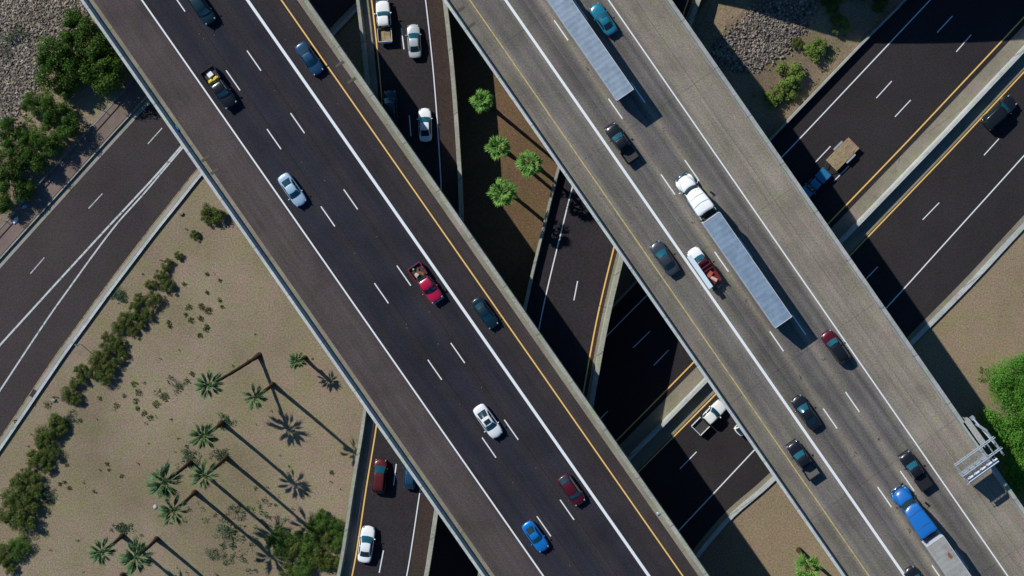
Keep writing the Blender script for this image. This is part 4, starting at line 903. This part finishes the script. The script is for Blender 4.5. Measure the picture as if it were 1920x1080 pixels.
# palms
def frond_mesh(bm, rg, az, el, plen, blade, hub):
    M = Matrix.Translation(hub) @ Matrix.Rotation(az, 4, 'Z') @ Matrix.Rotation(-el, 4, 'Y')
    w_ = .025
    def add(pts): bm.faces.new([bm.verts.new(M @ Vector(p)) for p in pts])
    add([(0, -w_, 0), (plen, -w_, 0), (plen, w_, 0), (0, w_, 0)])
    n = 11; roll = rg.uniform(-.7, .7)
    for i in range(n):
        a = (i/(n-1)-.5)*R(FAN); L = blade*(1-.28*abs(i/(n-1)-.5)*2)*rg.uniform(.9, 1.08)
        c, s = math.cos(a), math.sin(a); hw = blade*(.10 if FAN > 150 else .034)
        z1 = -abs(s)*.10*blade+s*roll*blade*.3
        m1 = (plen+c*L*.55-s*hw, s*L*.55+c*hw, z1*.6+.04*(i % 2)); m2 = (plen+c*L*.55+s*hw, s*L*.55-c*hw, z1*.6-.03*(i % 2))
        t = (plen+c*L, s*L, z1-.22*blade*rg.uniform(.4, 1.4))
        add([(plen, 0, 0), m2, t, m1])
FAN = 190
def palm_crown_mesh(seed, size, n=34):
    rg = random.Random(seed); bm = bmesh.new()
    for i in range(n):
        f = i/n; az = i*2.39996+rg.uniform(-.2, .2)
        el = R((74 if FAN > 150 else 80)-112*f**1.1)+rg.uniform(-.12, .12)
        frond_mesh(bm, rg, az, el, size*(.48+.14*rg.random())*(1 if FAN > 150 else .5), size*rg.uniform(.42, .5)*(1 if FAN > 150 else rg.uniform(1.5, 2.0)), Vector((0, 0, .1)))
    return bm
crowns = []
for sd_, m_ in ((1, m_palm), (2, m_palm), (3, m_palm2), (4, m_palm2), (5, m_palm2)):
    FAN = 190 if m_ == m_palm else 24
    bm = palm_crown_mesh(sd_, 1.0, 18 if m_ == m_palm else (26, 20, 30)[sd_-3]); me = bpy.data.meshes.new('crown'); bm.to_mesh(me); bm.free(); me.materials.append(m_); crowns.append(me)
def palm(base, crown, zb, zt, size, ci, label, group, bow=.12):
    b = W(*base, zb); t = W(*crown, zt); root = empty('palm_tree', b); tag(root, label, 'palm tree', group)
    d = t-b; bm = bmesh.new(); N = 12; rings = []
    side = Vector((-d.y, d.x, 0)).normalized() if Vector((d.x, d.y)).length > .3 else Vector((1, 0, 0))
    for i in range(N+1):
        f = i/N; hor = Vector((d.x, d.y, 0))*(f**1.0) + side*math.sin(f*math.pi)*bow; c = hor+Vector((0, 0, d.z*f-.1*(1-f)))
        r = .27*(1-.35*f)+.16*max(0, 1-f*7)+.03*(i % 2)
        rings.append([bm.verts.new(c+Vector((math.cos(a)*r, math.sin(a)*r, 0))) for a in [k*math.pi/5 for k in range(10)]])
    for a, c in zip(rings, rings[1:]):
        for k in range(10): bm.faces.new((a[k], a[(k+1) % 10], c[(k+1) % 10], c[k]))
    finish('trunk', bm, m_bark, root, True)
    bm = bmesh.new(); tube(bm, d-Vector((0, 0, size*.6)), d+Vector((0, 0, .0)), .2, .3, 12); finish('dead_skirt', bm, m_dead, root)
    o = bpy.data.objects.new('crown', crowns[ci]); C.objects.link(o); o.parent = root; o.location = d; o.scale = (size,)*3
    o.rotation_euler = (rnd.uniform(-.22, .22), rnd.uniform(-.22, .22), rnd.uniform(0, 6)); size *= rnd.uniform(.9, 1.1); o.scale = (size,)*3
def gp(crown, z, zb=0):      # photo pixel of the point at height zb straight below a crown at height z
    k = (HC-z)/(HC-zb); return (NX+(crown[0]-NX)*k, NY+(crown[1]-NY)*k)
GI, GL = 'palms on the island between the overpasses', 'palms on the dry field'
for c, z, lb, ci in [((905, 190), 15.8, 'topmost fan palm on the island between the overpasses', 0), ((934, 277), 15.0, 'fan palm left of another in the middle of the island', 1), ((994, 306), 15.3, 'rightmost fan palm on the island, close to the right overpass', 0), ((943, 361), 15.0, 'lowest fan palm on the island between the overpasses', 1)]:
    b = gp(c, z, ZISL); palm(b, c, ZISL, z, 1.95, ci, lb, GI, .15)
for b, c, z, sz, lb, ci in [((487, 665), (394, 722), 9.0, 1.75, 'palm leaning far left with the longest visible trunk on the dry field', 2), (None, (478, 745), 11.6, 1.65, 'palm just right of and below the leaning palm', 3), ((572, 671), (558, 677), 3.8, 1.25, 'small short palm nearest the left overpass', 4),
                            (None, (382, 818), 10.3, 1.9, 'palm standing alone above the lower palm group', 2), (None, (385, 891), 11.8, 1.9, 'right one of the three palms of the lower group', 3), (None, (311, 902), 12.3, 2.0, 'left one of the three palms of the lower group', 4), (None, (326, 957), 11.0, 1.9, 'lowest one of the three palms of the lower group', 3),
                            (None, (193, 1034), 8.6, 1.75, 'left palm of the pair at the bottom left', 2), (None, (256, 1044), 9.6, 1.9, 'right palm of the pair at the bottom left', 4), ((230, 1078), (196, 1112), 9.0, 1.7, 'palm whose trunk foot shows at the bottom edge below the pair', 3), ]:
    palm(b or gp(c, z), c, 0, z, sz*1.16, ci, lb, GL, .12)
palm((1498, 1031), (1514, 1064), 0, 9, 2.0, 0, 'bright green palm at the bottom edge between the two overpasses', None)

# ---------------------------------------------------------------- ground cover
def rocks(region, n, seed, label, smin, smax):
    rg = random.Random(seed); V, F = [], []
    tb = bmesh.new(); bmesh.ops.create_icosphere(tb, subdivisions=1, radius=.5); tv = [v.co.copy() for v in tb.verts]; tf = [[v.index for v in f.verts] for f in tb.faces]; tb.free()
    xs = [p[0] for p in region]; ys = [p[1] for p in region]
    def inside(x, y):
        c = False; j = len(region)-1
        for i in range(len(region)):
            xi, yi = region[i]; xj, yj = region[j]
            if (yi > y) != (yj > y) and x < (xj-xi)*(y-yi)/(yj-yi)+xi: c = not c
            j = i
        return c
    k = 0
    while k < n:
        x, y = rg.uniform(min(xs), max(xs)), rg.uniform(min(ys), max(ys))
        if not inside(x+rg.gauss(0, 6), y+rg.gauss(0, 6)): continue
        k += 1; s = rg.uniform(smin, smax)*(1 if rg.random() > .1 else 1.4)
        M = Matrix.Translation(W(x, y, bank_z(x, y)+.05 if x > 1200 else 0)+Vector((0, 0, s*.25))) @ Matrix.Rotation(rg.uniform(0, 6.28), 4, Vector((rg.gauss(0, 1), rg.gauss(0, 1), rg.gauss(0, 1))).normalized()) @ Matrix.Diagonal((s*rg.uniform(.7, 1.3), s*rg.uniform(.6, 1.1), s*rg.uniform(.5, .9), 1))
        o = len(V)
        V += [tuple(M @ (v*rg.uniform(.75, 1.2))) for v in tv]; F += [[o+i for i in f] for f in tf]
    me = bpy.data.meshes.new('rocks'); me.from_pydata(V, [], F); me.materials.append(m_stone)
    o = bpy.data.objects.new('rocks', me); C.objects.link(o); tag(o, label, 'rocks', kind='stuff')
rocks([(-60, -60), (150, -40), (168, 30), (150, 70), (110, 90), (78, 140), (60, 180), (35, 215), (20, 260), (-60, 280)], 11000, 5, 'loose broken rocks covering the slope at the upper left', .17, .38)
rocks([(1335, 90), (1385, 45), (1405, 28), (1440, -30), (1520, -40), (1540, 10), (1503, 62), (1480, 90), (1408, 138), (1375, 128), (1340, 120)], 5200, 6, 'loose broken rocks on the slope beside the right overpass', .17, .36)

def weeds(spots, seed, mat, label, name='weeds'):
    rg = random.Random(seed); bm = bmesh.new()
    for x, y, r, n, z in spots:
        c = W(x, y, z)
        for i in range(n):
            a = rg.uniform(0, 6.28); rr = r*math.sqrt(rg.random()); p = c+Vector((math.cos(a)*rr, math.sin(a)*rr, 0)); h = rg.uniform(.08, .28); a2 = rg.uniform(0, 6.28); l = rg.uniform(.08, .2)
            d = Vector((math.cos(a2)*l, math.sin(a2)*l, h)); s = Vector((-d.y, d.x, 0)).normalized()*l*.35
            bm.faces.new([bm.verts.new(p-s*.4), bm.verts.new(p+d*.6+s), bm.verts.new(p+d), bm.verts.new(p+d*.6-s)])
    o = finish(name, bm, mat, None, 'raw'); tag(o, label, 'weeds', kind='stuff')
sp = [(354, 575, .35, 60, 0), (390, 582, .5, 120, 0), (378, 575, .45, 90, 0), (348, 590, .25, 50, 0), (358, 600, .35, 70, 0), (376, 597, .35, 70, 0), (388, 612, .3, 70, 0), (374, 628, .35, 70, 0), (386, 618, .3, 60, 0), (317, 605, .3, 50, 0), (318, 612, .25, 50, 0), (412, 562, .3, 40, 0), (416, 575, .25, 40, 0),
      (388, 514, .25, 50, 0), (412, 525, .2, 40, 0), (345, 532, .25, 50, 0), (388, 548, .2, 40, 0), (252, 720, .4, 60, 0), (260, 735, .5, 70, 0), (255, 752, .4, 50, 0), (232, 742, .3, 40, 0), (293, 758, .5, 90, 0), (310, 745, .5, 90, 0), (270, 775, .4, 60, 0), (282, 782, .4, 60, 0), (218, 760, .4, 40, 0), (187, 747, .3, 40, 0), (258, 765, .3, 50, 0), (296, 735, .6, 50, 0), (320, 712, .6, 60, 0), (335, 728, .7, 80, 0), (350, 715, .5, 60, 0), (360, 700, .3, 50, 0),
      (201, 870, .25, 40, 0), (204, 881, .2, 30, 0), (113, 907, .25, 40, 0), (130, 915, .25, 50, 0), (121, 903, .15, 30, 0), (125, 871, .2, 30, 0), (622, 885, .3, 50, 0), (228, 893, .25, 30, 0), (176, 921, .25, 25, 0), (30, 790, .3, 50, 0), (62, 755, .4, 60, 0), (103, 748, .5, 60, 0), (90, 757, .6, 60, 0)]
rg = random.Random(11)
for i in range(90):
    x, y = rg.uniform(40, 660), rg.uniform(420, 1075)
    if x < 375-(y-325)*.70+20 or x > 360+(y-325)*.69: continue
    if x > 655-(y-800)*.1: continue
    sp.append((x, y, rg.uniform(.06, .18), rg.randint(4, 12), 0))
weeds(sp, 3, m_olive, 'low green weeds dotted over the dry palm field')
sp = []
for i in range(260):
    cx, cy, sx = rg.choice([(430, 985, 60), (450, 1030, 50), (520, 960, 40), (360, 860, 22), (425, 790, 14), (415, 855, 14), (228, 990, 14), (90, 930, 14), (130, 790, 14), (225, 555, 12)])
    sp.append((rg.gauss(cx, sx*.6), rg.gauss(cy, sx*.45), rg.uniform(.15, .5), rg.randint(8, 30), 0))
sp = [s for s in sp if s[0] < 635-(s[1]-1000)*.1]
weeds(sp, 4, m_blue, 'patches of grey-green weeds around the palm feet')
sp = []
for i in range(200):
    a = rg.choice([(1545, 90, 35), (1490, 170, 28), (1600, 110, 14), (1450, 190, 20), (1850, 700, 20), (1845, 780, 10), (90, 170, 18), (130, 205, 14), (60, 235, 20), (30, 260, 14)])
    x, y = rg.gauss(a[0], a[2]*.6), rg.gauss(a[1], a[2]*.45)
    if x > 1300 and x < 1700 and (x-1440)*1.04 > 265-y-14+0: continue
    sp.append((x, y, rg.uniform(.15, .45), rg.randint(8, 24), bank_z(x, y)+.03 if 1300 < x < 1700 else 0))
weeds(sp, 5, m_ltbush, 'yellowish dry grass tufts on the slopes beside the trees', 'grass')

# litter and small things
def lump(name, label, cat, px, py, z, s, mat, group=None, rz=0):
    bm = bmesh.new(); bmesh.ops.create_icosphere(bm, subdivisions=2, radius=.5)
    for v in bm.verts:
        k = 1+.35*mnoise.noise(v.co*3+Vector((px, py, 0))); v.co = Vector((v.co.x*s[0]*k, v.co.y*s[1]*k, (v.co.z+.35)*s[2]*k))
    o = finish(name, bm, mat, None, True); o.location = W(px, py, z); o.rotation_euler = (0, 0, rz); tag(o, label, cat, group)
m_bag = simple('white_litter', (.75, .78, .8), .6); m_bagb = simple('blue_litter', (.15, .4, .6), .6)
lump('plastic_bag', 'crumpled white plastic bag on the brown paved strip below the trees', 'litter', 30, 413, .03, (.55, 1.2, .25), m_bag, None, -.5)
lump('plastic_bag', 'pale blue bag by the fence in the tree shade', 'litter', 47, 387, .03, (.85, .5, .25), m_bagb, None, .4)
lump('plastic_bag', 'small bright blue litter in the gutter of the left overpass', 'litter', 331, 241, ZDECK+.02, (1.1, .4, .3), simple('bright_blue_litter', (.06, .35, .65), .5), None, R(-55))
lump('hubcap', 'round grey hubcap in the right gutter of the left overpass', 'litter', 1234, 963, ZDECK+.02, (.5, .5, .15), m_galv)
lump('boulder', 'small pale boulder on the dirt near the hedge end and left road', 'rock', 341, 401, 0, (.6, .6, .4), m_stone)
lump('boulder', 'small pale flat stone left of the palm group', 'rock', 291, 950, 0, (.55, .6, .2), simple('pale_stone', (.42, .44, .42), .8))
lump('boulder', 'pale flat block lying between the two olive hedges', 'rock', 101, 750, 0, (.7, .45, .3), m_conc)
# small signpost next to the hedge
sgp = empty('signpost', W(151, 645, 0)); tag(sgp, 'thin signpost beside the hedge on the left road side', 'sign')
bm = bmesh.new(); tube(bm, (0, 0, 0), (0, 0, 2.0), .05, seg=6); finish('post', bm, m_galv, sgp)
bm = bmesh.new(); box(bm, (0, 0, 1.75), (.06, .45, .5), .7); finish('sign_plate', bm, m_galv, sgp)
bm = bmesh.new(); bmesh.ops.create_cone(bm, cap_ends=True, segments=8, radius1=.06, radius2=.04, depth=.03); rm = finish('road_stud', bm, m_conc_tan)
studs = [(633, 195), (566, 304), (609, 339), (665, 475), (707, 444), (805, 585), (762, 608), (763, 615), (903, 727), (862, 758), (822, 645), (1005, 878), (962, 905), (1068, 1060), (402, 66), (382, 73), (374, 64), (515, 170), (535, 75)]
for i, (x, y) in enumerate(studs):
    o = rm if i == 0 else rm.copy()
    if i: C.objects.link(o)
    o.location = W(x, y, ZDECK+.04); tag(o, 'tiny pale road stud on the dark asphalt of the left overpass', 'road stud', 'road studs on the left overpass')
rm2 = rm.copy(); rm2.data = rm.data.copy(); rm2.data.materials[0] = m_tar; C.objects.link(rm2)
tars = [(1103, 131), (1246, 245), (1272, 277), (1126, 368), (1194, 389), (1132, 368), (1179, 442), (1234, 517), (1225, 421), (1299, 404), (1286, 590), (1339, 665), (1390, 740), (1548, 967), (1495, 890), (1598, 1040), (1082, 294), (1113, 282), (1674, 773), (1500, 706), (1365, 145), (1180, 470), (1590, 553)]
for i, (x, y) in enumerate(tars):
    o = rm2 if i == 0 else rm2.copy()
    if i: C.objects.link(o)
    o.location = W(x, y, ZDECK+.04); tag(o, 'small dark road stud on the tan deck of the right overpass', 'road stud', 'dark road studs on the right overpass')
skids = [(1103, 131), (1246, 243), (1300, 416), (1399, 561), (1545, 673), (1502, 706), (1604, 852), (1649, 824), (1705, 996)]
bm = bmesh.new(); rg = random.Random(8)
for x, y in skids:
    for k in range(3):
        c = W(x+rg.uniform(-3, 3), y+rg.uniform(-5, 5), ZDECK+.036); L_ = rg.uniform(.12, .35); a = R(HB)+rg.uniform(-.3, .3); t = Vector((math.cos(a), math.sin(a), 0)); n = Vector((-t.y, t.x, 0))
        bm.faces.new([bm.verts.new(c+t*L_), bm.verts.new(c+n*.05), bm.verts.new(c-t*L_), bm.verts.new(c-n*.05)])
o = sheet('tar_patches', bm, m_tar, None); tag(o, 'small tar patches on the tan deck of the right overpass', 'tar patches', kind='stuff')
